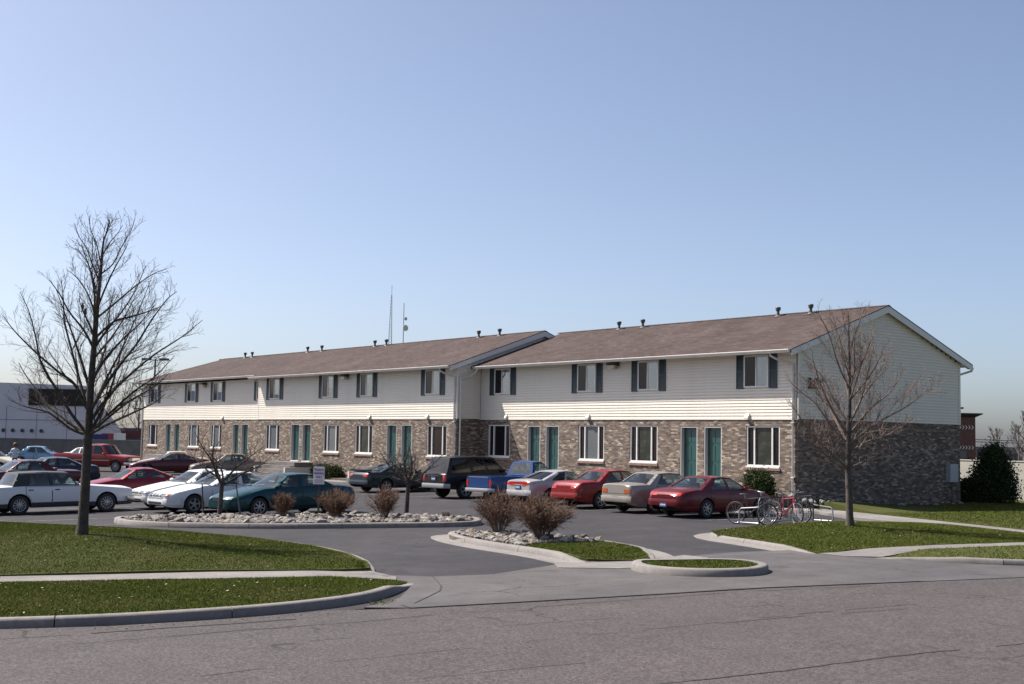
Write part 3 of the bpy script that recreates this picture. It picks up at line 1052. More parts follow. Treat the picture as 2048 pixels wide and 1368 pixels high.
def shutter_mesh(h, w=.37):
    mb = MB()
    t = .045
    mb.box((0, -.03, 0), (t, 0, h)); mb.box((w - t, -.03, 0), (w, 0, h))
    for z in (0, h * .5 - t * .5, h - t):
        mb.box((t, -.03, z), (w - t, 0, z + t))
    n = 15
    for s0, s1 in ((t, h * .5 - t * .5), (h * .5 + t * .5, h - t)):
        for i in range(n):
            a = s0 + (s1 - s0) * i / n; b = s0 + (s1 - s0) * (i + 1) / n
            mb.quad((t, -.024, a), (w - t, -.024, a), (w - t, -.008, b), (t, -.008, b))
    return mb.mesh('shutter', M_SHUTTER)


SHM = shutter_mesh(1.31)


def up_window(x0, x1, y, k, last=False):
    w = x1 - x0; h = UZ1 - UZ0
    z0 = UZ0
    root = MB().box((x0 + .02, y - .03, z0 + .02), (x1 - .02, y - .012, z0 + h - .02)).build('window', M_PANE_DARK, bld)
    t = .062
    fr = MB()
    fr.box((x0, y - .075, z0), (x0 + t, y - .001, z0 + h)); fr.box((x1 - t, y - .075, z0), (x1, y - .001, z0 + h))
    fr.box((x0 + t, y - .073, z0 + h - t), (x1 - t, y - .001, z0 + h)); fr.box((x0 + t, y - .073, z0), (x1 - t, y - .001, z0 + t))
    fr.build('frame', M_WHITE, root)
    xm = x0 + w * (.47 + .03 * (k % 2))
    MB().box((xm - .03, y - .068, z0 + t), (xm + .03, y - .02, z0 + h - t)).build('mullion', M_WHITE, root)
    inst('pane', flat_pane(xm - .031 - x0 - t, h - 2 * t - .004, M_PANE_DARK if k % 3 else M_PANE_BROWN), root, (x0 + t + .001, y - .048, z0 + t + .002))
    inst('pane', flat_pane(x1 - t - xm - .033, h - 2 * t - .004, glass_up), root, (xm + .032, y - .056, z0 + t + .002))
    hb = h - 2 * t - .01 if k != 9 else (h - 2 * t) * .45
    if k % 5 == 3: hb = hb * .55
    inst('blind', blind_mesh(x1 - t - xm - .04, hb), root, (xm + .034, y - .036 - .001, z0 + h - t - hb - .003))
    inst('shutter', SHM, bld, (x0 - .40, y - .026, z0 - .04))
    if not last:
        inst('shutter', SHM, bld, (x1 + .03, y - .026, z0 - .04))


glass_up = glass_mat('window_glass', (.85, .9, .93), .05)


def door(x0, x1, y, k, z0=DZ0):
    w = x1 - x0
    d = .23
    root = MB().box((x0 + .05, y + d - .045, z0 + .012), (x1 - .05, y + d - .002, DZ1 - .055)).build('door', M_DOOR, bld)
    pn = MB()
    for (a, b) in ((.10, .46), (.54, .90)):
        for (c, e) in ((.06, .30), (.36, .64), (.70, .93)):
            X0, X1 = x0 + .05 + (w - .1) * a, x0 + .05 + (w - .1) * b
            Z0, Z1 = z0 + (DZ1 - z0) * c, z0 + (DZ1 - z0) * e
            pn.prism([(X0, y + d - .046, Z0), (X1, y + d - .046, Z0), (X1, y + d - .046, Z1), (X0, y + d - .046, Z1)], (0, -.012, 0))
    fixnormals(pn.build('door_panels', M_DOOR, root))['kind'] = 'stuff'
    jb = MB()
    jb.box((x0 + .002, y + .012, z0), (x0 + .048, y + d, DZ1 - .003)); jb.box((x1 - .048, y + .012, z0), (x1 - .002, y + d, DZ1 - .003))
    jb.box((x0 + .049, y + .012, DZ1 - .05), (x1 - .049, y + d, DZ1 - .003))
    jb.build('jamb', M_JAMB, root)
    MB().lathe([(.0, -.06), (.03, -.055), (.032, -.035), (.012, -.02), (.012, 0)], 10, 'y', (x1 - .14, y + d - .046, z0 + 1.0)).build('handle', M_CHROME, root, smooth=40)
    MB().box((x0 + .05, y - .02, z0 - .05), (x1 - .05, y + d, z0 + .01)).build('threshold', M_WHITE, root)


# ---- walls
kk = 0
for (xa, xb, y, lows, doors, ups, dz) in SECT:
    holes = [(a, b, LZ0 + dz, LZ1 + dz, .17) for a, b, _ in lows] + [(a, b, DZ0, DZ1, .235) for a, b in doors]
    mb = MB()
    wall_cells(mb, xa, xb, -.6, ZS, holes, y, .17)
    mb.quad((xa, y + .4, ZS), (xb, y + .4, ZS), (xb, y, ZS), (xa, y, ZS))
    wl = mb.build('brick_wall', M_BRICKX, bld)
    # sheathing behind the siding and the boards themselves
    sh = MB().box((xa + .01, y + .004, ZS), (xb - .01, y + .2, ZW)).build('siding_wall', M_SIDING, bld)
    bmsh = board_mesh('siding_board', xb - xa - .08)
    for i in range(21):
        inst('siding_board', bmsh, sh, (xa + .04, y + .002, ZS + i * W_BOARD))
    # corner posts
    for cx in (xa, xb):
        if (cx == XL1 and y == YA) or (cx == XL2 and y == YC): continue
        s = 1 if cx == xb else -1
        MB().box((min(cx, cx - s * .085), y - .032, ZS - .01), (max(cx, cx - s * .085), y + .05, ZW)).build('corner_trim', M_SIDING, sh)
    MB().box((xa + .001, y - .03, ZS - .035), (xb - .001, y + .0, ZS - .002)).build('starter_strip', M_SIDING, sh)
    for a, b, look in lows:
        low_window(a, b, y, look, dz, kk); kk += 1
    for i, (a, b) in enumerate(doors):
        door(a, b, y, i)
    for i, (a, b) in enumerate(ups):
        up_window(a, b, y, kk, last=(y == YC and i == 3)); kk += 1

# side and back walls (brick below, boards above)
zr_w = ZW
for q in (((0, 0, -.6), (0, DEP, -.6), (0, DEP, ZS), (0, 0, ZS)), ((XL1, YB, -.6), (XL1, 0, -.6), (XL1, 0, ZS), (XL1, YB, ZS)),
          ((XL2, YC, -.6), (XL2, YB, -.6), (XL2, YB, ZS), (XL2, YC, ZS)), ((XL3, DEP + YB, -.6), (XL3, YC, -.6), (XL3, YC, ZS), (XL3, DEP + YB, ZS))):
    MB().quad(*q).build('brick_wall', M_BRICKY, bld)
for q in (((0, DEP, -.6), (XL1, DEP, -.6), (XL1, DEP, ZW), (0, DEP, ZW)), ((XL1, DEP + YB, -.6), (XL3, DEP + YB, -.6), (XL3, DEP + YB, ZW), (XL1, DEP + YB, ZW)),
          ((XL1, DEP, -.6), (XL1, DEP + YB, -.6), (XL1, DEP + YB, ZW), (XL1, DEP, ZW))):
    MB().quad(*q).build('back_wall', M_BRICKX, bld)
# gable: boards cut to the roof slope
gab = MB().prism([(-.06, .01, ZS), (-.06, DEP - .01, ZS), (-.06, DEP - .01, ZW), (-.06, DEP / 2, ZR - .16), (-.06, .01, ZW)], (.055, 0, 0)).build('gable_wall', M_SIDING, bld)
fixnormals(gab)
z = ZS
gb_full = board_mesh('siding_board', DEP - .12)
i = 0
while z < ZR - .35:
    if z + W_BOARD <= ZW + .01:
        m, a = gb_full, .06
    else:
        a = max(.06, (z - ZW) / SLOPE * 1.0 + .05)
        if DEP - 2 * a < .3: break
        m = board_mesh('siding_board', DEP - 2 * a)
    # board runs along +y, face towards +x
    inst('siding_board', m, gab, (-.004, a, z), rot=(0, 0, R(90)))
    z += W_BOARD
for cy in (.0, DEP):
    a, b = (cy - .032, cy + .085) if cy == 0 else (cy - .085, cy + .032)
    MB().box((-.05, a, ZS - .01), (.032, b, ZW)).build('corner_trim', M_SIDING, gab)
# return wall between the right and middle sections
rw = MB().box((XL1 - .05, YB + .01, ZS), (XL1 - .006, -.002, ZW + .05)).build('siding_wall', M_SIDING, bld)
bmsh = board_mesh('siding_board', -YB - .09)
for i in range(21):
    inst('siding_board', bmsh, rw, (XL1 - .004, YB + .05, ZS + i * W_BOARD), rot=(0, 0, R(90)))
rw2 = MB().box((XL3 + .006, YC + .01, ZS), (XL3 + .06, DEP + YB, ZW)).build('siding_wall', M_SIDING, bld)
bmsh = board_mesh('siding_board', DEP + YB - YC - .1)
for i in range(21):
    inst('siding_board', bmsh, rw2, (XL3 + .004, DEP + YB - .05, ZS + i * W_BOARD), rot=(0, 0, R(-90)))
rw3 = MB().box((XL2 + .006, YB + .03, ZS), (XL2 + .03, YC - .002, ZW)).build('siding_wall', M_SIDING, bld)

# ---- roofs
TH = .11


def roof_slab(x0, x1, y0, z0, y1, z1, name='roof'):
    mb = MB()
    mb.prism([(x0, y0, z0), (x1, y0, z0), (x1, y1, z1), (x0, y1, z1)], (0, 0, -TH))
    return fixnormals(mb.build(name, M_SHINGLE, bld))


yr1 = DEP / 2
roof_slab(XL1 + .02, RK, -OV, ZE, yr1, ZR)
roof_slab(XL1 + .02, RK, DEP + OV, ZE, yr1, ZR)
yr2 = yr1 + YB
roof_slab(XL2 - RK * .4, XL1 + RK, YB - OV, ZE, yr2, ZR)
roof_slab(XL3 + 2.2, XL1 + RK, DEP + YB + OV, ZE, yr2, ZR)
XH = -56.6      # ridge end above the left hip
yc0 = YC - OV
zc0 = ZE + SLOPE * (yc0 - (YB - OV))
xh0 = XL3 - OV
mb = MB()
mb.prism([(xh0, yc0, zc0), (XL2 - RK * .4, yc0, zc0), (XL2 - RK * .4, yr2, ZR), (XH, yr2, ZR)], (0, 0, -TH))
fixnormals(mb.build('roof', M_SHINGLE, bld))
mb = MB()
mb.prism([(xh0, yc0, zc0), (XH, yr2, ZR), (xh0, DEP + YB + OV, ZE + .02)], (0, 0, -TH))
fixnormals(mb.build('roof', M_SHINGLE, bld))
# ridge caps
for x0, x1, yy in ((XL1 - .3, RK + .01, yr1), (XH, XL1 + RK + .01, yr2)):
    mb = MB()
    n = int((x1 - x0) / .3)
    for i in range(n):
        a = x0 + (x1 - x0) * i / n; b = x0 + (x1 - x0) * (i + 1) / n + .02
        mb.add([(a, yy - .16, ZR - .035), (a, yy, ZR + .022), (a, yy + .16, ZR - .035), (b, yy - .16, ZR - .043), (b, yy, ZR + .014), (b, yy + .16, ZR - .043)],
               [(0, 3, 4, 1), (1, 4, 5, 2), (0, 1, 2), (5, 4, 3)])
    mb.build('ridge_cap', M_SHINGLE, bld)
# dark drip edge along rakes
for xr, yy in ((RK, 0), (XL1 + RK, YB)):
    for s in (1, -1):
        ym = yy + DEP / 2
        ye = yy - OV if s == 1 else yy + DEP + OV
        MB().prism([(xr - .02, ye, ZE + .004), (xr - .02, ym, ZR + .004), (xr - .02, ym, ZR - .03), (xr - .02, ye, ZE - .03)], (.032, 0, 0)).build('drip_edge', M_SHINGLE, bld)
    # rake boards, white
    for s in (1, -1):
        ym = yy + DEP / 2
        ye = yy - OV if s == 1 else yy + DEP + OV
        q = [(xr - .025, ye, ZE - .035), (xr - .025, ym, ZR - .035), (xr - .025, ym, ZR - .035 - .26), (xr - .025, ye, ZE - .035 - .22)]
        fixnormals(MB().prism(q, (.03, 0, 0)).build('rake_board', M_WHITE, bld))
        # sloped soffit under the rake overhang
        x_in = xr - RK - .0
        q = [(x_in, ye, ZE - .16), (x_in, ym, ZR - .16), (xr - .03, ym, ZR - .16), (xr - .03, ye, ZE - .16)]
        fixnormals(MB().prism(q, (0, 0, -.03)).build('soffit', M_SOFFIT, bld))
    # boxed eave returns at the gable feet
    for s in (1, -1):
        ye = yy - OV if s == 1 else yy + DEP + OV
        yi = yy + .02 if s == 1 else yy + DEP - .02
        zt = ZE + SLOPE * OV - .16
        q = [(xr - RK - .04, ye, ZE - .05), (xr - RK - .04, yi, zt), (xr - RK - .04, yi, ZW - .02), (xr - RK - .04, ye, ZW - .06)]
        fixnormals(MB().prism(q, (RK + .018, 0, 0)).build('eave_return', M_WHITE, bld))
# fill between the middle section's roof and the lower roof to its right (siding cheek)
ck = fixnormals(MB().prism([(XL1 - .06, YB + .01, ZW), (XL1 - .06, yr2, ZR - .15), (XL1 - .06, DEP + YB - .01, ZW)], (.05, 0, 0)).build('cheek_wall', M_SIDING, bld))
z = ZW
while z < ZR - .35:
    a = (z - ZW) / SLOPE + .05
    inst('siding_board', board_mesh('siding_board', DEP - 2 * a), ck, (XL1 - .006, YB + a, z), rot=(0, 0, R(90)))
    z += W_BOARD

# ---- soffits, gutters, downspouts
GUT = [(0, 0), (.0, .115), (-.012, .12), (-.118, .12), (-.125, .112), (-.118, .085), (-.085, .03), (-.07, 0)]


def gutter(x0, x1, ye, zt):
    vs = [(x0, ye + a, zt - .135 + b) for a, b in GUT] + [(x1, ye + a, zt - .135 + b) for a, b in GUT]
    n = len(GUT)
    mb = MB().add(vs, [(i, (i + 1) % n, n + (i + 1) % n, n + i) for i in range(n)] + [tuple(range(n)), tuple(range(2 * n - 1, n - 1, -1))])
    return fixnormals(mb.build('gutter', M_GUTTER, bld))


for x0, x1, yw, ye, zt in ((XL1 + .27, RK - .06, YA, -OV, ZE), (XL2 - .08, XL1 + RK - .06, YB, YB - OV, ZE), (XL3 - OV, XL2 - .09, YC, yc0, zc0)):
    gutter(x0, x1, ye, zt)
    MB().box((x0, ye, ZW - .05 + zt - ZE), (x1, yw - .002, ZW - .02 + zt - ZE)).build('soffit', M_SOFFIT, bld)
gutter(-.0, RK - .05, DEP + OV + .125, ZE)
MB().box((XL1, DEP + .002, ZW - .05), (RK - .06, DEP + OV, ZW - .02)).build('soffit', M_SOFFIT, bld)
MB().box((XL3 - OV, YC - .0, zc0 - .14), (XL3 - .002, DEP + YB + OV, zc0 - .11)).build('soffit', M_SOFFIT, bld)


def spout(name, pts, w=.075, d=.06):
    """rectangular downspout along a polyline, with pressed ribs."""
    mb = MB()
    mb.tube(pts, [w * .62] * len(pts), 4)
    return mb.build(name, M_GUTTER, bld, smooth=20)


def dspout(x, yw, ye, zt, dx, xg):
    yy = yw - .075
    spout('downspout', [(xg, ye - .06, zt - .12), (xg, ye - .05, zt - .22), (xg + (x - xg) * .25, ye + .1, zt - .33), (x, yy, zt - .52), (x, yy, zt - .66), (x, yy, .72), (x, yy - .04, .6), (x, yy - .3, .5)])
    for z in (1.2, 3.2, 5.0):
        MB().box((x - .07, yy - .055, z), (x + .07, yw, z + .04)).build('strap', M_GUTTER, bld)


dspout(-.18, YA, -OV, ZE, 0, -.75)
dspout(XL1 + .13 - .30, YB, YB - OV, ZE, 0, XL1 - .62)
spout('downspout', [(XL1 + .62, -OV - .06, ZE - .12), (XL1 + .55, -OV - .08, ZE - .25), (XL1 + .16, YB * .55, ZE - .48), (XL1 + .10, YB + .09, ZE - .6), (XL1 + .10, YB + .09, ZE - .75), (XL1 + .10, YB + .09, .5), (XL1 + .3, YB + .05, .36)])
spout('downspout', [(XL2 - .5, yc0 - .05, zc0 - .13), (XL2 - .45, yc0, zc0 - .25), (XL2 - .12, YC - .05, zc0 - .55), (XL2 - .06, YC - .06, zc0 - .7), (XL2 - .06, YC - .06, 4.8), (XL2 - .06, YC - .06, ZS)])
spout('downspout', [(XL3 - .3, yc0 - .05, zc0 - .13), (XL3 - .2, yc0 + .1, zc0 - .3), (XL3 - .06, YC - .06, zc0 - .6), (XL3 - .06, YC - .06, .3)])
spout('downspout', [(.12, DEP + OV + .19, ZE - .13), (.10, DEP + OV + .15, ZE - .25), (-.1, DEP + .25, ZE - .42), (-.25, DEP + .12, ZE - .55), (-.25, DEP + .1, .5)])

# ---- roof vents: flue with a flared cap
for x, yy in ((-5.03, yr1), (-3.3, yr1), (-14.9, yr1), (-13.25, yr1), (-24.5, yr2), (-22.65, yr2), (-35.05, yr2), (-33.76, yr2), (-43.37, yr2), (-41.5, yr2), (-52.5, yr2), (-51.4, yr2)):
    yv = yy - .35
    zv = ZR - .35 * SLOPE
    o = MB().lathe([(.17, -.03), (.10, .04), (.06, .06), (.06, .24), (.0, .24)], 14, 'z').build('roof_vent', M_PIPE, bld, smooth=35, loc=(x, yv, zv))
    MB().lathe([(.068, .22), (.10, .25), (.118, .36), (.10, .39), (.0, .395)], 14, 'z').build('cap', M_PIPE, o, smooth=35)
# ---- wall lights under the eaves
for x, y in ((-9.86, YA), (-30.02, YB), (-49.2, YC)):
    o = MB().box((x - .27, y - .10, 5.63), (x + .27, y - .02, 5.92 - .1)).build('wall_light', M_LAMP, bld)
    MB().prism([(x - .25, y - .10, 5.81), (x - .25, y - .34, 5.76), (x - .25, y - .34, 5.70), (x - .25, y - .10, 5.64)], (.5, 0, 0)).build('hood', M_LAMP, o)
    MB().box((x - .2, y - .30, 5.53), (x + .2, y - .11, 5.66)).build('lens', M_LENS, o)
# ---- dryer vent hoods at the siding's foot
for x, y in ((-17.43, YA), (-11.54, YA), (-2.38, YA), (-27.47, YB), (-22.03, YB), (-46.3, YC)):
    fixnormals(MB().prism([(x - .09, y - .02, ZS + .2), (x - .09, y - .05, ZS + .2), (x - .09, y - .15, ZS + .06), (x - .09, y - .14, ZS - .03), (x - .09, y - .02, ZS - .01)], (.18, 0, 0)).build('vent_hood', M_SIDING, bld))
# ---- house number on the gable
for i, ch in enumerate('286'):
    cu = bpy.data.curves.new('numeral', 'FONT')
    cu.body = ch; cu.size = .52; cu.extrude = .02; cu.offset = .022
    tmp = bpy.data.objects.new('numeral', cu)
    C.objects.link(tmp)
    dg = bpy.context.evaluated_depsgraph_get()
    me = bpy.data.meshes.new_from_object(tmp.evaluated_get(dg))
    bpy.data.objects.remove(tmp)
    me.materials.clear(); me.materials.append(M_NUM)
    inst('house_number', me, bld, (.05, .52 + i * .33, 4.52), rot=(R(90), 0, R(90)))
# ---- meter cabinet at the rear of the gable
o = MB().box((.002, 9.35, 1.0), (.2, 9.95, 1.75)).build('meter_box', mat('meter_grey', (.33, .34, .34), .5), bld)
MB().box((.2, 9.38, 1.03), (.215, 9.92, 1.72)).build('meter_door', mat('meter_grey2', (.38, .39, .39), .5), o)
MB().tube([(.1, 9.65, 1.0), (.1, 9.65, .2)], .035, 8).build('conduit', M_PIPE, o)
# ---- entrance stoops (concrete steps) before each pair of doors
for xa, xb, y in ((-16.3, -13.2, YA), (-6.4, -3.4, YA), (-36.9, -33.4, YB), (-26.3, -23.1, YB), (-56.1, -52.8, YC), (-45.3, -42.3, YC)):
    g = gz((xa + xb) / 2, y) - .1
    root = MB().box((xa, y - 1.25, g), (xb, y - .055, DZ0 - .06)).build('stoop', M_CONC, bld)
    n = 4
    for i in range(n):
        zt = (DZ0 - .06) - (i + 1) * (DZ0 - .06 - g - .12) / (n + .6)
        MB().box((xa - .0 + .02, y - 1.25 - .28 * (i + 1), g), (xb - .02, y - 1.25 - .28 * i - .004, zt)).build('step', M_CONC, root)
    for xs in (xa - .15, xb + .002):
        MB().box((xs, y - 1.9, g), (xs + .15, y - .06, .62)).build('cheek', M_SOFFIT, root)

# ================================================================== trees and shrubs
def catmull(pts, k=3):
    pts = [np.array(p, float) for p in pts]
    P = [2 * pts[0] - pts[1]] + pts + [2 * pts[-1] - pts[-2]]
    out = []
    for i in range(1, len(P) - 2):
        for t in np.linspace(0, 1, k, endpoint=False):
            a, b, c, d = P[i - 1], P[i], P[i + 1], P[i + 2]
            out.append(.5 * ((2 * b) + (-a + c) * t + (2 * a - 5 * b + 4 * c - d) * t * t + (-a + 3 * b - 3 * c + d) * t ** 3))
    out.append(pts[-1])
    return out


def fast_tube(V, F, pts, r0, r1, n):
    """append a tapered tube to the lists V, F (round enough for twigs)."""
    o = len(V)
    m = len(pts)
    for i in range(m):
        d = pts[min(i + 1, m - 1)] - pts[max(i - 1, 0)]
        d = d / (np.linalg.norm(d) + 1e-9)
        ref = np.array([1., 0, 0]) if abs(d[0]) < .7 else np.array([0, 1., 0])
        a = np.cross(d, ref); a /= np.linalg.norm(a); b = np.cross(d, a)
        r_ = r0 + (r1 - r0) * i / (m - 1)
        for k in range(n):
            t = 2 * math.pi * k / n
            V.append(tuple(pts[i] + (a * math.cos(t) + b * math.sin(t)) * r_))
    for i in range(m - 1):
        for k in range(n):
            F.append((o + i * n + k, o + i * n + (k + 1) % n, o + (i + 1) * n + (k + 1) % n, o + (i + 1) * n + k))


def grow(g, p, d, length, r0, up_pull, wob, seg=5):
    """a branch polyline from p along d, bending up."""
    pts = [np.array(p)]
    d = np.array(d) / np.linalg.norm(d)
    for i in range(seg):
        d = d + np.array([g.normal(0, wob), g.normal(0, wob), g.normal(0, wob) * .6 + up_pull])
        d /= np.linalg.norm(d)
        pts.append(pts[-1] + d * length / seg)
    return pts


def bare_tree(name, label, base, height, trunk_r, first, crown_w, n_prim, seed, m_trunk, m_twig, lean=(0, 0), n_sec=9, n_ter=6, elev=(38, 62), group=None, twig_r=.0045, shape=1.0, prim_r=.34):
    g = np.random.default_rng(seed)
    x0, y0, z0 = base
    root = thing(name, label, 'tree', base, 0, group)
    # leader
    hs = np.linspace(0, 1, 12)
    wx = np.cumsum(g.normal(0, .025, 12)) * height * .12; wy = np.cumsum(g.normal(0, .025, 12)) * height * .12
    lead = [np.array([lean[0] * t * height + wx[i] * t, lean[1] * t * height + wy[i] * t, t * height * .985]) for i, t in enumerate(hs)]
    lead[0][:2] = 0
    lead = catmull(lead, 3)
    TV, TF, BV, BF, WV, WF = [], [], [], [], [], []
    m = len(lead)
    rad = []
    for i, p in enumerate(lead):
        t = p[2] / height
        rr = trunk_r * (1 - t) ** .85 * (1.0 if t > .03 else 1 + .28 * (1 - t / .03)) + .008
        rad.append(rr)
    mb = MB().tube([tuple(p) for p in lead], rad, 10)
    mb.build('trunk', m_trunk, root, smooth=60)

    def lead_at(h):
        for i in range(m - 1):
            if lead[i + 1][2] >= h:
                t = (h - lead[i][2]) / max(1e-6, lead[i + 1][2] - lead[i][2])
                return lead[i] * (1 - t) + lead[i + 1] * t, rad[i]
        return lead[-1], rad[-1]
    az = g.uniform(0, 6.28)
    for k in range(n_prim):
        t = (k / (n_prim - 1)) ** 1.05
        h = height * (first + (.90 - first) * t + g.uniform(-.015, .015))
        p, rr = lead_at(h)
        az += 2.4 + g.normal(0, .3)
        el = R(elev[0] + (elev[1] - elev[0]) * t + g.normal(0, 5))
        # crown envelope
        L_ = crown_w * (1 - t * .80) ** shape * g.uniform(.82, 1.12) / max(.35, math.cos(el))
        L_ = min(L_, (height * 1.0 - h) / max(.3, math.sin(el + .2)) * 1.0)
        L_ = max(L_, height * .10)
        d = np.array([math.cos(az) * math.cos(el), math.sin(az) * math.cos(el), math.sin(el)])
        pr = min(rr * .62, trunk_r * prim_r * (1 - t * .6)) + .004
        pts = catmull(grow(g, p, d, L_, pr, .05, .07, 7), 2)
        fast_tube(BV, BF, pts, pr, .006, 6)
        np_ = len(pts)
        for j in range(n_sec):
            u = .22 + .75 * (j + g.uniform(0, .8)) / n_sec
            i = min(np_ - 2, int(u * (np_ - 1)))
            q = pts[i]
            dd = pts[i + 1] - pts[i]; dd /= np.linalg.norm(dd)
            side = np.cross(dd, g.normal(0, 1, 3)); side /= np.linalg.norm(side)
            d2 = dd * g.uniform(.5, .9) + side * g.uniform(.5, .9) + np.array([0, 0, .22])
            l2 = L_ * (1 - u * .62) * g.uniform(.28, .52)
            r2_ = max(twig_r * 1.3, pr * (1 - u) * .55)
            p2 = grow(g, q, d2, l2, r2_, .07, .10, 5)
            fast_tube(BV, BF, p2, r2_, twig_r * .8, 4)
            for q_ in range(n_ter):
                u2 = .2 + .8 * (q_ + g.uniform(0, 1)) / n_ter
                i2 = min(len(p2) - 2, int(u2 * (len(p2) - 1)))
                f = u2 * (len(p2) - 1) - i2
                b = p2[i2] * (1 - f) + p2[min(i2 + 1, len(p2) - 1)] * f
                d3 = p2[i2 + 1] - p2[i2]; d3 /= np.linalg.norm(d3)
                sd = np.cross(d3, g.normal(0, 1, 3)); sd /= np.linalg.norm(sd) + 1e-9
                d4 = d3 * .75 + sd * g.uniform(.35, .9) + np.array([0, 0, .15])
                l3 = l2 * g.uniform(.22, .5) + .06
                p3 = grow(g, b, d4, l3, twig_r, .06, .14, 3)
                fast_tube(WV, WF, p3, twig_r, twig_r * .55, 3)
                for e_ in range(2):
                    bb = p3[1 + e_]
                    d5 = (p3[2] - p3[1]) / np.linalg.norm(p3[2] - p3[1]) + g.normal(0, .55, 3)
                    fast_tube(WV, WF, [bb, bb + d5 / np.linalg.norm(d5) * l3 * g.uniform(.25, .5)], twig_r * .75, twig_r * .5, 3)
    o = MB().add(BV, BF).build('branches', m_twig if m_twig is M_TWIGRED else m_trunk, root, smooth=60)
    o['kind'] = 'stuff'
    o = MB().add(WV, WF).build('crown', m_twig, root)
    o['kind'] = 'stuff'
    return root


def limb_tree(name, label, base, trunk, limbs, trunk_r, seed, m_trunk, m_twig, n_sec=11, n_ter=6, twig_r=.0055, extra=8, sec_len=(.30, .52), rise=.20, sec_up=.06):
    """bare tree from measured limbs: trunk and limbs are lists of (sideways, height) in metres; each limb gets its own depth."""
    g = np.random.default_rng(seed)
    root = thing(name, label, 'tree', base)
    sx = np.array([CRX, CRY, 0.]); dx = np.array([CFX, CFY, 0.]); uz = np.array([0, 0, 1.])
    tp = catmull([sx * a + uz * h + dx * (.03 * math.sin(h)) for a, h in trunk], 4)
    H = trunk[-1][1]
    rad = [(trunk_r * (1 - p[2] / H) ** .8 + .007) * (1 + .30 * max(0, 1 - max(0, p[2]) / .22)) for p in tp]
    MB().tube([tuple(p) for p in tp], rad, 12).build('trunk', m_trunk, root, smooth=60)
    trs = []

    def near(h):
        i = min(range(len(tp)), key=lambda k: abs(tp[k][2] - h))
        return tp[i], rad[i]
    all_l = []
    for li, L_ in enumerate(limbs):
        p0, r0 = near(L_[0][1])
        base_p = p0
        phi = g.uniform(-.75, .75) * (1 if li % 2 else -1)
        if L_[-1] is None:
            L_, phi = L_[:-1], 0.0
        pts = [base_p]
        for a, h in L_[1:]:
            da = a - L_[0][0]
            pts.append(base_p + sx * da + uz * (h - L_[0][1]) + dx * (abs(da) * math.tan(phi) * .9))
        all_l.append((catmull(pts, 4), min(r0 * .50, trunk_r * .36)))
    for k in range(extra):      # limbs that run mostly towards or away from the street
        h = H * g.uniform(.36, .85)
        p0, r0 = near(h)
        s = 1 if k % 2 else -1
        ln = (H - h) * g.uniform(.5, .8) + .3
        d = dx * s * g.uniform(.6, 1) + sx * g.uniform(-.4, .4) + uz * g.uniform(.7, 1.3)
        all_l.append((catmull(grow(g, p0, d, ln, r0, .07, .06, 6), 2), min(r0 * .45, trunk_r * .3)))
    for i in range(6):          # the leader's own top shoots
        k = len(tp) - 3 - 2 * i
        all_l.append((grow(g, tp[k], uz * .8 + sx * g.normal(0, .6) + dx * g.normal(0, .6), H * (.02 + .012 * i), .007, .1, .06, 4), .008))
    BV, BF, WV, WF = [], [], [], []
    for pts, pr in all_l:
        m = len(pts)
        seglen = [np.linalg.norm(pts[i + 1] - pts[i]) for i in range(m - 1)]
        Lt = sum(seglen)
        fast_tube(BV, BF, pts, pr, .006, 6)
        ns = max(3, int(n_sec * Lt / 2.6))
        for j in range(ns):
            u = .12 + .86 * (j + g.uniform(0, .9)) / ns
            i = min(m - 2, int(u * (m - 1)))
            q = pts[i]
            dd = pts[i + 1] - pts[i]; dd /= np.linalg.norm(dd) + 1e-9
            sd = np.cross(dd, g.normal(0, 1, 3)); sd /= np.linalg.norm(sd)
            d2 = dd * g.uniform(.6, 1.0) + sd * g.uniform(.45, .85) + uz * rise
            l2 = (Lt * (1 - u) * .75 + .34) * g.uniform(*sec_len) + .12
            r2_ = max(twig_r * 1.25, pr * (1 - u) * .42)
            p2 = grow(g, q, d2, l2, r2_, sec_up, .09, 6)
            fast_tube(BV, BF, p2, r2_, twig_r * .8, 4)
            nt = max(3, int(n_ter * min(1.4, l2 / .6)))
            for q_ in range(nt):
                u2 = .15 + .85 * (q_ + g.uniform(0, 1)) / nt
                i2 = min(len(p2) - 2, int(u2 * (len(p2) - 1)))
                f = u2 * (len(p2) - 1) - i2
                b = p2[i2] * (1 - f) + p2[i2 + 1] * f
                d3 = p2[i2 + 1] - p2[i2]; d3 /= np.linalg.norm(d3)
                s3 = np.cross(d3, g.normal(0, 1, 3)); s3 /= np.linalg.norm(s3) + 1e-9
                d4 = d3 * .8 + s3 * g.uniform(.4, .9) + uz * .12
                l3 = l2 * g.uniform(.2, .42) + .07
                p3 = grow(g, b, d4, l3, twig_r, .05, .13, 3)
                fast_tube(WV, WF, p3, twig_r * .9, twig_r * .6, 3)
                for e_ in range(2):
                    d5 = (p3[2] - p3[1]) / (np.linalg.norm(p3[2] - p3[1]) + 1e-9) + g.normal(0, .6, 3)
                    fast_tube(WV, WF, [p3[1 + e_], p3[1 + e_] + d5 / np.linalg.norm(d5) * l3 * g.uniform(.25, .5)], twig_r * .7, twig_r * .5, 3)
    o = MB().add(BV, BF).build('branches', m_twig if m_twig is M_TWIGRED else m_trunk, root, smooth=60); o['kind'] = 'stuff'
    o = MB().add(WV, WF).build('crown', m_twig, root); o['kind'] = 'stuff'
    return root


def sc(pts, x0, y0, k):
    return [((a - x0) * k, (y0 - b) * k) for a, b in pts]


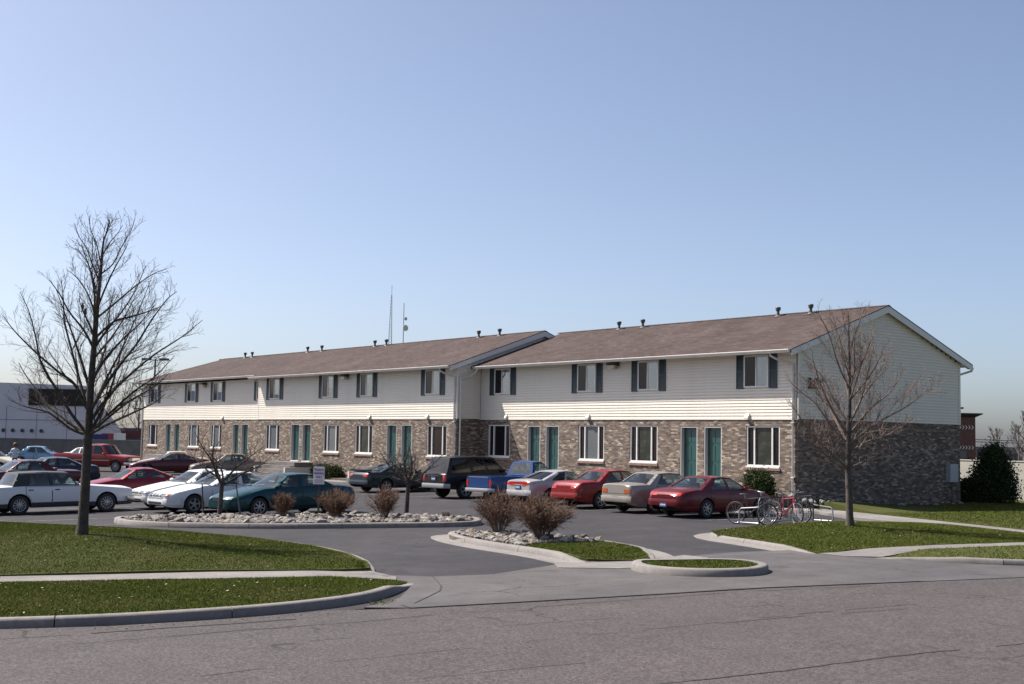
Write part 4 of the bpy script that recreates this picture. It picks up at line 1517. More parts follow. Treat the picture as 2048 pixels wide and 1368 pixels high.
bx, by = 2.5, -27.03
k_ = 27.62 / 2520 / 2.85
T_ = lambda p: sc(p, 476, 1904, k_)
limb_tree('bare_tree', 'tall bare tree with dark upswept limbs on the left lawn', (bx, by, gz(bx, by) + .11 + float(mound_l(bx, by))),
          T_([(474, 1930), (478, 1650), (482, 1340), (486, 1100), (497, 850), (506, 620), (516, 420), (522, 240), (540, 170), (552, 100)]),
          [T_([(500, 790), (465, 705), (425, 632), (398, 560)]) + [None]] + [T_(p) for p in (
              [(480, 1345), (330, 1262), (200, 1180), (110, 1085), (30, 1000), (-20, 930)],
              [(480, 1355), (380, 1320), (250, 1230), (120, 1200), (20, 1160)],
              [(482, 1310), (390, 1190), (300, 1040), (225, 910), (190, 760), (150, 620), (100, 510)],
              [(483, 1230), (420, 1090), (330, 870), (265, 700), (245, 560), (218, 430)],
              [(484, 1190), (400, 1030), (310, 960), (180, 850), (60, 730), (0, 650)],
              [(486, 1100), (440, 960), (370, 780), (310, 640), (250, 500)],
              [(497, 860), (450, 760), (380, 660), (330, 560), (280, 480)],
              [(503, 690), (440, 560), (370, 470), (310, 420), (265, 395)],
              [(508, 600), (460, 430), (420, 330), (340, 250), (310, 225)],
              [(516, 450), (470, 340), (440, 260), (395, 190), (365, 115)],
              [(518, 380), (490, 260), (455, 170), (447, 95)],
              [(520, 420), (585, 360), (630, 260), (680, 160), (700, 85)],
              [(522, 300), (550, 220), (590, 150), (612, 98)],
              [(506, 640), (560, 520), (620, 410), (680, 320), (705, 275)],
              [(505, 700), (590, 610), (690, 500), (780, 420), (845, 385)],
              [(500, 780), (600, 680), (720, 640), (820, 600), (880, 570)],
              [(497, 860), (560, 760), (650, 640), (720, 520), (775, 375)],
              [(490, 1050), (570, 920), (680, 800), (770, 720), (870, 600)],
              [(486, 1210), (590, 1060), (700, 930), (810, 820), (900, 700), (1000, 590), (1065, 550)],
              [(483, 1300), (600, 1130), (730, 1000), (850, 900), (1000, 800), (1120, 700)],
              [(482, 1330), (620, 1200), (760, 1080), (880, 1000), (1000, 880)],
              [(481, 1345), (620, 1240), (760, 1150), (900, 1080), (1010, 1000)],
              [(480, 1360), (640, 1290), (800, 1230), (930, 1180), (1010, 1130)],
              [(482, 1320), (560, 1180), (620, 1020), (660, 860), (700, 720)],
          )], .113, 5, M_BARK, M_TWIG, n_sec=13, n_ter=7, twig_r=.0033, extra=8)
bx, by = 8.97, -8.86
k_ = 33.7 / 2520 / 2.736
T_ = lambda p: sc(p, 437, 1345, k_)
limb_tree('bare_tree', 'bare reddish tree with pale twigs in front of the end gable', (bx, by, gz(bx, by) + .08 + float(mound_r(bx, by))),
          T_([(438, 1375), (434, 1200), (430, 1030), (432, 850), (436, 600), (432, 400), (430, 245), (426, 195)]),
          [T_(p) for p in (
              [(430, 1030), (360, 1010), (270, 945), (190, 890), (120, 860)],
              [(430, 1010), (330, 930), (240, 850), (160, 760), (80, 640)],
              [(430, 1035), (380, 1015), (300, 1000), (200, 960)],
              [(431, 920), (350, 830), (270, 700), (200, 640), (120, 560)],
              [(432, 860), (345, 740), (280, 620), (225, 470), (215, 400)],
              [(434, 760), (370, 640), (310, 500), (250, 420)],
              [(436, 610), (365, 480), (315, 340), (275, 260), (225, 190)],
              [(434, 480), (400, 350), (372, 250), (355, 160)],
              [(432, 330), (412, 260), (398, 175)],
              [(433, 420), (470, 300), (498, 220), (520, 160)],
              [(436, 560), (500, 460), (555, 370), (575, 235)],
              [(436, 640), (520, 520), (570, 420), (600, 330)],
              [(435, 790), (520, 650), (600, 560), (680, 480), (730, 330)],
              [(434, 850), (560, 710), (680, 620), (750, 540), (775, 500)],
              [(432, 900), (560, 780), (690, 690), (770, 610), (830, 590)],
              [(431, 950), (540, 890), (650, 860), (760, 800), (860, 740)],
              [(430, 1020), (520, 985), (620, 960), (700, 950)],
              [(430, 1000), (520, 900), (590, 790), (640, 690)],
              [(431, 960), (480, 860), (530, 740), (560, 620)],
              [(431, 980), (360, 900), (330, 800), (310, 700)],
          )], .092, 9, mat('bark_grey', (.078, .060, .052), .9, noise=[(10, (.045, .034, .030), .4, .65), (4, (.11, .09, .075), .55, .75)], bump=(30, .6, .02)), M_TWIGRED, n_sec=13, n_ter=8, twig_r=.0038, extra=9, sec_len=(.32, .55))


def small_tree(label, base, h, tr, seed, spread, n_stem=5, fork=.38):
    """low ornamental tree: a short trunk that forks into spreading crooked limbs."""
    g = np.random.default_rng(seed)
    root = thing('ornamental_tree', label, 'tree', base)
    V, F, W, G = [], [], [], []
    fk = h * fork
    trunk = catmull([np.array([0, 0, -.1]), np.array([.02, .02, fk * .5]), np.array([.05, .03, fk])], 4)
    mb = MB().tube([tuple(p) for p in trunk], np.linspace(tr * 1.15, tr * .85, len(trunk)).tolist(), 9)
    mb.build('trunk', M_BARK, root, smooth=60)
    for k in range(n_stem):
        az = 6.28 * k / n_stem + g.normal(0, .3)
        el = R(g.uniform(28, 62))
        L_ = spread * g.uniform(.8, 1.15)
        d = np.array([math.cos(az) * math.cos(el), math.sin(az) * math.cos(el), math.sin(el)])
        pts = catmull(grow(g, trunk[-1 - (k % 2)], d, L_, tr * .6, .02, .16, 6), 2)
        fast_tube(V, F, pts, tr * .6, .008, 6)
        for j in range(9):
            u = .2 + .78 * j / 9
            i = int(u * (len(pts) - 2))
            dd = pts[i + 1] - pts[i]; dd /= np.linalg.norm(dd)
            sd = np.cross(dd, g.normal(0, 1, 3)); sd /= np.linalg.norm(sd)
            l2 = L_ * (1.05 - u * .6) * g.uniform(.3, .55)
            p2 = grow(g, pts[i], dd * .6 + sd * .8 + np.array([0, 0, .12]), l2, .01, .04, .18, 5)
            fast_tube(V, F, p2, max(.006, tr * .22 * (1 - u * .5)), .004, 4)
            for q in range(6):
                i2 = 1 + q % 4
                d3 = (p2[i2 + 1] - p2[i2]) if i2 + 1 < len(p2) else dd
                d3 = d3 / np.linalg.norm(d3) + g.normal(0, .6, 3)
                p3 = grow(g, p2[i2], d3, l2 * g.uniform(.2, .45), .004, .04, .2, 3)
                fast_tube(W, G, p3, .0048, .003, 3)
    o = MB().add(V, F).build('branches', M_BARK, root, smooth=60); o['kind'] = 'stuff'
    o = MB().add(W, G).build('crown', M_TWIG, root); o['kind'] = 'stuff'
    return root


bx, by = -6.55, -19.6
tr2 = small_tree('young bare tree held by stakes at the left end of the rock bed', (bx, by, gz(bx, by) + .12), 2.9, .07, 3, 1.75, 6, .36)
bx, by = -3.3, -14.85
small_tree('low crooked bare tree near the right tip of the rock bed', (bx, by, gz(bx, by) + .12), 2.4, .07, 8, 1.55, 7, .42)
# stakes
for px, py, lx, ly, lb in ((-6.95, -19.95, -.06, -.05, 'dark wooden stake left of the young bare tree'), (-6.2, -19.05, -.16, -.12, 'thin leaning metal stake right of the young bare tree')):
    t = thing('tree_stake', lb, 'stake', (px, py, gz(px, py) + .1))
    MB().tube([(0, 0, -.05), (lx, ly, .98)], [.026, .022], 7).build('post', M_BARK if lx > -.1 else M_STEELD, t, smooth=50)
    MB().tube([(lx, ly, .9), (lx * .3 + (.35 if lx > -.1 else -.3), ly + (.3 if lx > -.1 else -.45), .95)], .008, 5).build('tie', M_BLACKTRIM, t)


def twig_bush(label, base, w, h, seed, stems=46, group='bare twiggy shrubs in the rock beds'):
    g = np.random.default_rng(seed)
    root = thing('bare_shrub', label, 'shrub', base, 0, group)
    V, F, W, G = [], [], [], []
    for k in range(stems):
        az = g.uniform(0, 6.28)
        rr = math.sqrt(g.uniform(0, 1))
        tip = np.array([math.cos(az) * rr * w * .46, math.sin(az) * rr * w * .46, h * (.98 - .42 * rr ** 2.2) * g.uniform(.86, 1.03)])
        b = np.array([math.cos(az) * rr * .09, math.sin(az) * rr * .09, -.05])
        mid = b * .5 + tip * .5 + np.array([-math.cos(az) * rr * w * .06, -math.sin(az) * rr * w * .06, h * .02])
        pts = catmull([b, mid, tip], 4)
        fast_tube(V, F, pts, .011, .0045, 4)
        for j in range(20):
            u = .28 + .70 * (j / 20) ** .8
            i = min(len(pts) - 2, int(u * (len(pts) - 1)))
            f = u * (len(pts) - 1) - i
            p = pts[i] * (1 - f) + pts[i + 1] * f
            d = (tip - b); d /= np.linalg.norm(d)
            d = d * .8 + g.normal(0, .5, 3) + np.array([0, 0, .2])
            l2 = h * g.uniform(.12, .27)
            p2 = grow(g, p, d, l2, .004, .05, .16, 3)
            fast_tube(W, G, p2, .0046, .003, 3)
            for e_ in range(3):
                d5 = d / np.linalg.norm(d) + g.normal(0, .55, 3)
                q = p2[1 + e_ % 3]
                fast_tube(W, G, [q, q + d5 / np.linalg.norm(d5) * l2 * .5], .0036, .0026, 3)
    o = MB().add(V, F).build('stems', M_BUSHSTEM, root); o['kind'] = 'stuff'
    o = MB().add(W, G).build('crown', M_BUSH, root); o['kind'] = 'stuff'
    return root


for lb, bx, by, w, h, sd in (('smallest round bare shrub, by the front wheel of the green sedan', -3.85, -18.85, .85, .66, 1),
                             ('round bare shrub beside the sign post, before the green sedan', -2.85, -17.65, 1.35, .78, 2),
                             ('fan shaped bare shrub between the sign post and the crooked small tree', -1.65, -16.7, 1.15, .84, 3),
                             ('tall reddish bare shrub at the back of the middle rock bed', 5.25, -17.75, 1.3, .98, 4),
                             ('widest bare shrub, nearest the street on the middle rock bed', 7.35, -18.15, 1.65, .98, 5)):
    twig_bush(lb, (bx, by, gz(bx, by) + .16), w, h, sd, stems=64 if w > 1.3 else 44)


def leaf_mass(name, parent, pts, size, material, seed, up=.3):
    """many small leaf faces at pts (n,3), random tilt."""
    g = np.random.default_rng(seed)
    n = len(pts)
    a = g.normal(0, 1, (n, 3)); a /= np.linalg.norm(a, axis=1)[:, None]
    b = np.cross(a, g.normal(0, 1, (n, 3))); b /= np.linalg.norm(b, axis=1)[:, None]
    s = size * g.uniform(.6, 1.4, n)[:, None]
    V = np.empty((n, 4, 3))
    V[:, 0] = pts - a * s; V[:, 1] = pts + b * s * .45; V[:, 2] = pts + a * s; V[:, 3] = pts - b * s * .45
    me = bpy.data.meshes.new(name)
    me.vertices.add(4 * n); me.vertices.foreach_set('co', V.ravel())
    me.loops.add(4 * n); me.loops.foreach_set('vertex_index', np.arange(4 * n, dtype=np.int32))
    me.polygons.add(n)
    me.polygons.foreach_set('loop_start', np.arange(0, 4 * n, 4, dtype=np.int32))
    me.polygons.foreach_set('loop_total', np.full(n, 4, dtype=np.int32))
    me.materials.append(material)
    me.update(calc_edges=True)
    o = bpy.data.objects.new(name, me); C.objects.link(o); o.parent = parent
    o['kind'] = 'stuff'
    return o


def evergreen(name, label, cat, base, w, h, seed, n, prof, clumps, size, material, solid=.55):
    g = np.random.default_rng(seed)
    root = thing(name, label, cat, base)
    MB().tube([(0, 0, -.1), (.01, 0, h * .5)], [.05, .03], 7).build('trunk', M_BARK, root, smooth=60)
    P = []
    for _ in range(clumps):
        t = g.uniform(.03, 1)
        rr = w * .5 * float(np.interp(t, *prof))
        az = g.uniform(0, 6.28)
        q = math.sqrt(g.uniform(solid ** 2, 1))
        c = np.array([math.cos(az) * rr * q, math.sin(az) * rr * q, t * h])
        k = n // clumps
        sz = .075 * w * g.uniform(.7, 1.4)
        P.append(c + g.normal(0, 1, (k, 3)) * sz * np.array([1, 1, 1.25]))
    P = np.concatenate(P)
    P = P[P[:, 2] > .01]
    leaf_mass('crown', root, P, size, material, seed)
    return root


evergreen('conical_evergreen', 'dark cone shaped evergreen before the cream wall', 'evergreen', (.62, 11.9, gz(.7, 11.9) + .08), 1.72, 2.24, 1, 26000, ([0, .06, .25, .5, .75, .92, 1], [.72, .95, 1.0, .93, .74, .48, .18]), 330, .05, M_LEAF, .3)
evergreen('clipped_shrub', 'dark clipped shrub at the rear corner of the brick gable', 'shrub', (-.35, 11.6, gz(0, 11) + .08), 1.05, .88, 2, 9000, ([0, .2, .7, 1], [.8, 1, .95, .5]), 120, .045, M_LEAF, .3)
evergreen('round_shrub', 'round green shrub at the front corner beside the downspout', 'shrub', (-1.15, -.85, .36), 1.15, .98, 3, 15000, ([0, .2, .6, .85, 1], [.7, .95, 1, .75, .3]), 170, .035, M_LEAF2, .4)
for i, (x, y, w, h) in enumerate(((-31.4, -1.95, 1.25, .55), (-30.3, -1.95, 1.1, .5), (-20.6, -1.95, 1.1, .55))):
    evergreen('low_shrub', ('low spreading green shrub right of the concrete steps', 'flat topped green shrub behind the sign post', 'low green shrub in the corner by the black truck')[i], 'shrub',
              (x, y, gz(x, y) + .2), w, h, 20 + i, 7000, ([0, .3, .8, 1], [.9, 1, .8, .4]), 90, .045, M_LEAF2, .3)
# pale stones along the foot of the gable
t = bpy.data.objects.new('corner_stones', None); C.objects.link(t); t['kind'] = 'structure'
g_ = random.Random(5)
for k in range(60):
    x = .18 + g_.random() ** 2 * 1.0; y = -.4 + g_.random() * 10.2 if k > 22 else -.5 + g_.random() * 2.2
    s = g_.uniform(.06, .12)
    o = bpy.data.objects.new('rock', ROCK[2 if k % 3 == 0 else g_.randrange(12)]); C.objects.link(o); o.parent = t
    hh = .25 * math.exp(-((x - .6) ** 2 / 4 + (y - .5) ** 2 / 9))
    o.location = (x, y, gz(x, y) + .12 + hh); o.scale = (s, s * .8, s); o.rotation_euler = (0, 0, g_.uniform(0, 6))

# ================================================================== cars
def paint(name, col, metal=.25, rough=.32):
    return mat('paint_' + name, col, rough, metal=metal, spec=.35, coat=.32, noise=[(1.2, tuple(c * .93 for c in col), .4, .7)])


WHEELS = {}


def wheel_meshes(r, w, style):
    key = (r, w, style)
    if key in WHEELS:
        return WHEELS[key]
    rr = r * .66
    prof = [(rr * .96, -w / 2 + .02), (rr, -w / 2), (r * .93, -w / 2 - .004), (r, -w / 2 + .03), (r, w / 2 - .03), (r * .93, w / 2 + .004), (rr, w / 2), (rr * .96, w / 2 - .02)]
    tyre = MB().lathe(prof, 28, 'y').mesh('tyre', M_TYRE, smooth=40)
    mb = MB()
    # dish, outer lip, hub; +y side is the outside
    o = w / 2
    mb.lathe([(rr * 1.0, o - .004), (rr * .97, o + .003), (rr * .90, o - .004), (rr * .88, o - .022)], 28, 'y', mi=0)
    if style == 'cap':
        mb.lathe([(rr * .88, o - .02), (rr * .62, o - .008), (rr * .40, o + .004), (rr * .2, o + .008), (0, o + .008)], 28, 'y', mi=0)
        for k in range(9):
            t = 2 * math.pi * k / 9
            p = []
            for (rad, dt) in ((.56, -.13), (.80, -.11), (.80, .11), (.56, .13)):
                p.append((rr * rad * math.cos(t + dt), o + .0035 - .01 * (rad > .6), rr * rad * math.sin(t + dt)))
            mb.add(p, [(0, 1, 2, 3)], 1)
    else:
        mb.lathe([(rr * .89, o - .04), (0, o - .04)], 28, 'y', mi=1)
        n = {'five': 5, 'seven': 7, 'steel': 12}[style]
        for k in range(n):
            t = 2 * math.pi * k / n
            w1, w2 = (.16, .13) if n == 5 else (.10, .085) if n == 7 else (.07, .055)
            p = []
            for (rad, dy, ww) in ((.16, .0, w1), (.92, -.012, w2)):
                for s in (-1, 1):
                    p.append((rr * (rad * math.cos(t) - s * ww * math.sin(t)), o + dy, rr * (rad * math.sin(t) + s * ww * math.cos(t))))
            mb.add(p, [(0, 1, 3, 2)], 0)
        mb.lathe([(rr * .26, o - .03), (rr * .24, o + .004), (rr * .1, o + .012), (0, o + .012)], 16, 'y', mi=0)
    rim = mb.mesh('rim', [M_RIM, M_DARK], smooth=35)
    WHEELS[key] = (tyre, rim)
    return WHEELS[key]


def smoothstep_arr(x, pts, win):
    """piecewise-linear profile smoothed over a window."""
    xs = np.array([p[0] for p in pts], float); zs = np.array([p[1] for p in pts], float)
    out = np.zeros_like(x)
    off = np.linspace(-win, win, 9)
    wts = 1 - np.abs(off) / (win * 1.15)
    for o, w in zip(off, wts):
        out += w * np.interp(x + o, xs, zs)
    return out / wts.sum()


def make_car(name, label, x, y, heading, S, paintm, scale=1.0, cat='car', group=None):
    L, W, H = S['L'], S['W'], S['H']
    root = thing(name, label, cat, (x, y, gz(x, y)), 0, group)
    q = gnormal_quat(x, y) @ Quaternion((0, 0, 1), R(heading))
    root.rotation_mode = 'QUATERNION'
    root.rotation_quaternion = q
    root.scale = (scale,) * 3
    wr = S.get('wr', .31)
    uf = S['fo']; ur = S['fo'] + S['WB']
    sill = S.get('sill', .20)
    boxy = S.get('boxy', 0)
    X = lambda u: L / 2 - u
    nst = 78
    us = set(np.linspace(0, L, nst).tolist())
    Ra = wr + S.get('arch', .055)
    for c in (uf, ur):
        for t in np.linspace(0, math.pi, 13):
            us.add(c + Ra * math.cos(t))
        us.add(c - Ra - .004); us.add(c + Ra + .004)
    us |= {0, .02, .05, .09, .15, .24, L - .02, L - .05, L - .09, L - .15, L - .24}
    bed = S.get('bed')
    if bed:
        us |= {bed[0], bed[0] + .01, bed[1], bed[1] - .01}
    us = np.array(sorted(us))
    us = us[np.concatenate([[True], np.diff(us) > .0035])]
    top = smoothstep_arr(us, S['top'], S.get('win', .10))
    sh = smoothstep_arr(us, S.get('shoulder', [(u, z - .05) for u, z in S['top']]), S.get('win', .10))
    sh = np.minimum(sh, top - .004)
    nose, tail = S.get('nose', .35), S.get('tail', .32)
    ef = np.sqrt(np.clip(1 - (1 - np.clip(us / nose, 0, 1)) ** 2, 0, 1))
    er = np.sqrt(np.clip(1 - (1 - np.clip((L - us) / tail, 0, 1)) ** 2, 0, 1))
    nw, tw = S.get('nw', .72), S.get('tw', .78)
    bar = np.abs(us - L * .5) / (L * .5)
    wd = W / 2 * (1 - .05 * bar ** 2.5) * (nw + (1 - nw) * ef) * (tw + (1 - tw) * er)
    low = sill + (1 - ef) * S.get('nlift', .10) + (1 - er) * S.get('tlift', .12) + np.interp(us, [0, .6, L - .7, L], [.02, 0, 0, .05])
    arch = np.full_like(us, -1.)
    for c in (uf, ur):
        k = np.abs(us - c) < Ra
        arch[k] = wr + np.sqrt(Ra ** 2 - (us[k] - c) ** 2)
    uA, uB, uC, uD = S['cab']
    nb = 11
    rings = []
    for i, u in enumerate(us):
        w, zl, zs, zt = wd[i], low[i], sh[i], top[i]
        hh = zs - zl
        tuck = .0 if boxy else .02
        ring = [(.80 * w, zl - .0), ((.955 - tuck) * w, zl + .005), ((.985 - tuck * .3) * w, zl + .22 * hh), (1.0 * w, zl + .45 * hh), ((.998 if boxy else .99) * w, zl + .70 * hh),
                ((.985 if boxy else .962) * w, zl + .90 * hh), ((.955 if boxy else .915) * w, zs)]
        if bed and bed[0] + .005 <= u <= bed[1] - .005:
            ring += [(.90 * w, zs + .012), (.87 * w, zs), (.865 * w, S['bedz']), (0, S['bedz'])]
        else:
            ring += [((.88 if boxy else .80) * w, zs + .55 * (zt - zs)), (.60 * w, zs + .86 * (zt - zs)), (.32 * w, zs + .97 * (zt - zs)), (0, zt)]
        if arch[i] > 0:
            ring = [(a, max(b, arch[i] if a > .5 * w and j < 5 else b)) for j, (a, b) in enumerate(ring)]
        rings.append(ring)
    mb = MB()
    two = S.get('two')       # (height, material) lower colour band
    V = []
    for i, u in enumerate(us):
        for s in (1, -1):
            for (a, b) in rings[i]:
                V.append((X(u), s * a, b))
    F, M_ = [], []
    for i in range(len(us) - 1):
        um = (us[i] + us[i + 1]) / 2
        for s in (0, 1):
            b0, b1 = i * 2 * nb + s * nb, (i + 1) * 2 * nb + s * nb
            for j in range(nb - 1):
                f = (b0 + j, b0 + j + 1, b1 + j + 1, b1 + j)
                F.append(f if s else f[::-1])
                mi = 0
                if j >= 6 and uA + .22 < um < uD - .12: mi = 1
                if two and j < 2: mi = 2
                M_.append(mi)
    # end caps
    for i, rev in ((0, False), (len(us) - 1, True)):
        a = [i * 2 * nb + j for j in range(nb)]
        b = [i * 2 * nb + nb + j for j in range(nb - 1)][::-1]
        f = tuple(a + b)
        F.append(f if rev else f[::-1]); M_.append(0)
    mb.v, mb.f, mb.m = V, F, M_
    body = mb.build('body', [paintm, M_DARK, two[1] if two else paintm], root, smooth=S.get('sharp', 32))
    fixnormals(body)
    bvh = BVHTree.FromPolygons([Vector(v) for v in V], [f for f in F])

    def side_y(u, z):
        hit = bvh.ray_cast(Vector((X(u), 3, z)), Vector((0, -1, 0)))
        return hit[0].y if hit[0] else W / 2

    def front_x(yy, z, sgn):
        hit = bvh.ray_cast(Vector((sgn * 6, yy, z)), Vector((-sgn, 0, 0)))
        return hit[0].x if hit[0] else sgn * (L / 2 - .05)

    def side_patch(pname, poly_u, zfun0, zfun1, off, material, both=True, parent=body, nz=4, nu=8, s_only=None):
        res = []
        for s in ((1, -1) if both else (s_only,)):
            P = []
            for i in range(nu + 1):
                u = poly_u[0] + (poly_u[1] - poly_u[0]) * i / nu
                row = []
                for j in range(nz + 1):
                    z = zfun0(u) + (zfun1(u) - zfun0(u)) * j / nz
                    row.append((X(u), s * (side_y(u, z) + off), z))
                P.append(row)
            m2 = MB().grid(P)
            o = m2.build(pname, material, parent, smooth=40)
            res.append(o)
        return res

    def end_patch(pname, y0, y1, z0, z1, sgn, off, material, parent=body, ny=6, nz=3, slant=0.0, mirror=False, depth=.02):
        for s in ((1, -1) if mirror else (1,)):
            P = []
            for i in range(ny + 1):
                row = []
                yy = y0 + (y1 - y0) * i / ny
                for j in range(nz + 1):
                    z = z0 + (z1 - z0) * j / nz + slant * (i / ny)
                    row.append((front_x(yy, z, sgn) + sgn * off, s * yy, z))
                P.append(row)
            m2 = MB().grid(P)
            # rim going back into the body
            edge = [P[i][0] for i in range(ny + 1)] + [P[ny][j] for j in range(1, nz + 1)] + [P[i][nz] for i in range(ny - 1, -1, -1)] + [P[0][j] for j in range(nz - 1, 0, -1)]
            back = [(p[0] - sgn * depth, p[1], p[2]) for p in edge]
            n = len(edge)
            m2.add(edge + back, [(k, (k + 1) % n, n + (k + 1) % n, n + k) for k in range(n)])
            o = m2.build(pname, material, parent, smooth=40)
            fixnormals(o)

    # ---------------- cabin: pillars, roof, glass
    cabm = S.get('roofm', paintm)
    glassm = S.get('glass', M_GLASS)
    zb_at = lambda u: float(np.interp(u, us, sh)) - .012
    wb_at = lambda u: float(np.interp(u, us, wd)) * (.948 if boxy else .91)
    zc_at = lambda u: float(np.interp(u, us, top))
    zr_at = lambda u: float(smoothstep_arr(np.array([u]), [(uB - .3, H - .085), (uB, H - .035), ((uB + uC) / 2, H), (uC, H - .03), (uC + .3, H - .075)], .12)[0])
    wt_f = S.get('roofw', .70) * W / 2
    crown = S.get('crown', .045)
    wt = lambda u: wt_f * (1 - .05 * ((u - (uB + uC) / 2) / max(.3, (uC - uB) / 2)) ** 2)

    def side_pt(ub, ut, t, s):
        """t 0 at the belt, 1 at the roof edge."""
        u = ub + (ut - ub) * t
        b = Vector((X(ub), s * wb_at(ub), zb_at(ub)))
        e = Vector((X(ut), s * wt(ut), zr_at(ut) - crown))
        p = b.lerp(e, t)
        p.y += s * .02 * math.sin(math.pi * t)
        return p
    bA = (uA + S.get('abase', .28), uB + .03)
    bD = (uD - S.get('dbase', .18), uC - .02)
    cols = S['cols']         # list of (frac0, frac1, is_glass) along the side
    pm = MB()
    nT = 6

    def strip(f0, f1, t0, t1, s, target, inset=0.0):
        k = 5
        P = []
        for i in range(k + 1):
            f = f0 + (f1 - f0) * i / k
            ub = bA[0] + (bD[0] - bA[0]) * f
            ut = bA[1] + (bD[1] - bA[1]) * f
            P.append([side_pt(ub, ut, t0 + (t1 - t0) * j / nT, s) + Vector((0, -s * inset, 0)) for j in range(nT + 1)])
        target.grid([[tuple(p) for p in r] for r in P])
    for s in (1, -1):
        for (f0, f1, g) in cols:
            if g:
                strip(f0, f1, 0, .07, s, pm); strip(f0, f1, .88, 1, s, pm)
                gm = MB(); strip(f0, f1, .07, .88, s, gm, .008)
                gm.build('side_window', S.get('glass_r', glassm) if f0 > .45 else glassm, root, smooth=60)
            else:
                strip(f0, f1, 0, 1, s, pm)

    def screen(u_b, u_t, zbase, lo, hi, n_, bulge, part, gl, sgn):
        """windshield or rear window between the two sides."""
        rows = []
        nt, ny = 8, 12
        for i in range(nt + 1):
            t = i / nt
            e = side_pt(u_b, u_t, t, 1)
            row = []
            for j in range(ny + 1):
                v = -1 + 2 * j / ny
                row.append((e.x + sgn * bulge * (1 - v * v) * (1 - .75 * t), e.y * v, e.z + crown * t * (1 - v * v) + (zbase - e.z if False else 0) + (1 - t) * .03 * (1 - v * v)))
            rows.append(row)
        # glass in the middle, painted border
        gm = MB()
        sub = [r[1:-1] for r in rows[lo:hi + 1]]
        gm.grid(sub)
        gm.build(part, gl, root, smooth=60)
        pm.grid([r[0:2] for r in rows]); pm.grid([r[-2:] for r in rows])
        if lo > 0: pm.grid([r[1:-1] for r in rows[:lo + 1]])
        if hi < nt: pm.grid([r[1:-1] for r in rows[hi:]])
    screen(bA[0], bA[1], 0, 0, 7, 8, S.get('wbulge', .26), 'windshield', glassm, 1)
    screen(bD[0], bD[1], 0, 1, 7, 8, S.get('rbulge', .20), 'rear_window', S.get('glass_r', glassm), -1)
    nr, ny = 10, 12
    rows = []
    for i in range(nr + 1):
        u = bA[1] + (bD[1] - bA[1]) * i / nr
        fb = S.get('wbulge', .26) * .25 * max(0, 1 - i / 2.5); rb = S.get('rbulge', .2) * .25 * max(0, 1 - (nr - i) / 2.5)
        rows.append([(X(u) + (fb - rb) * (1 - (-1 + 2 * j / ny) ** 2), wt(u) * (-1 + 2 * j / ny), zr_at(u) - crown * (-1 + 2 * j / ny) ** 2) for j in range(ny + 1)])
    pm.grid(rows)
    bm = bmesh.new()
    me = pm.mesh('roof', cabm)
    bm.from_mesh(me)
    bmesh.ops.remove_doubles(bm, verts=bm.verts, dist=.004)
    bmesh.ops.recalc_face_normals(bm, faces=bm.faces)
    bm.to_mesh(me); bm.free()
    me.polygons.foreach_set('use_smooth', [True] * len(me.polygons)); me.set_sharp_from_angle(angle=R(35))
    ro = bpy.data.objects.new('roof', me); C.objects.link(ro); ro.parent = root
    # drip moulding between doors and roof, wipers
    for s in (1, -1):
        pts = [tuple(side_pt(bA[0] + (bD[0] - bA[0]) * f, bA[1] + (bD[1] - bA[1]) * f, .93, s) + Vector((0, s * .006, 0))) for f in np.linspace(.0, .97, 12)]
        MB().tube(pts, .009, 4).build('drip_rail', S.get('rail', M_BLACKTRIM), ro)
    for yy in (.05, -.52):
        z0 = zc_at(uA + .1) + .02
        MB().tube([(X(uA + .06), yy, z0), (X(uA + .13), yy + .52, z0 + .045)], .010, 4).build('wiper', M_BLACKTRIM, root)
    # ---------------- inside
    zf = zb_at((uA + uD) / 2)
    us1 = uB + S.get('seat', .55)
    seats = MB()
    for s in (1, -1):
        seats.prism([(X(us1), s * .18, zf - .2), (X(us1 + .16), s * .18, zf - .2), (X(us1 + .27), s * .18, min(zf + .22, H - .26)), (X(us1 + .17), s * .18, min(zf + .22, H - .26))], (0, s * .44, 0))
        seats.box((X(us1 + .30), s * .40 - .13, min(zf + .24, H - .25)), (X(us1 + .21), s * .40 + .13, min(zf + .40, H - .11)))
    if S.get('bench', True) and uD - us1 > 1.0:
        ub_ = us1 + .85
        seats.prism([(X(ub_), -.58, zf - .2), (X(ub_ + .14), -.58, zf - .2), (X(ub_ + .24), -.58, zf + .12), (X(ub_ + .12), -.58, zf + .12)], (0, 1.16, 0))
    fixnormals(seats.build('seats', M_SEAT, root))['kind'] = 'stuff'
    MB().box((X(uA + .30), -.62, zf - .1), (X(uA + .62), .62, zf + .03)).build('dashboard', M_DARK, root)
    # ---------------- underside
    ub = MB()
    ub.box((X(L - .45), -W * .30, sill + .02), (X(.45), W * .30, .55))
    for c in (uf, ur):
        ub.box((X(c + Ra + .12), -W * .44, .42), (X(c + Ra), W * .44, .60)); ub.box((X(c - Ra), -W * .44, .42), (X(c - Ra - .12), W * .44, .60))
    ub.build('underbody', M_DARK, root)['kind'] = 'stuff'
    # ---------------- wheels
    tyre, rim = wheel_meshes(wr, S.get('tw_', .2), S.get('rim', 'cap'))
    for c in (uf, ur):
        for s in (1, -1):
            o = bpy.data.objects.new('wheel', None); C.objects.link(o); o.parent = root
            o.empty_display_size = .1
            o.location = (X(c), s * (W / 2 - .115), wr)
            o.rotation_euler = (0, rnd.uniform(0, 6), 0 if s > 0 else math.pi)
            inst('tyre', tyre, o); inst('rim', rim, o)
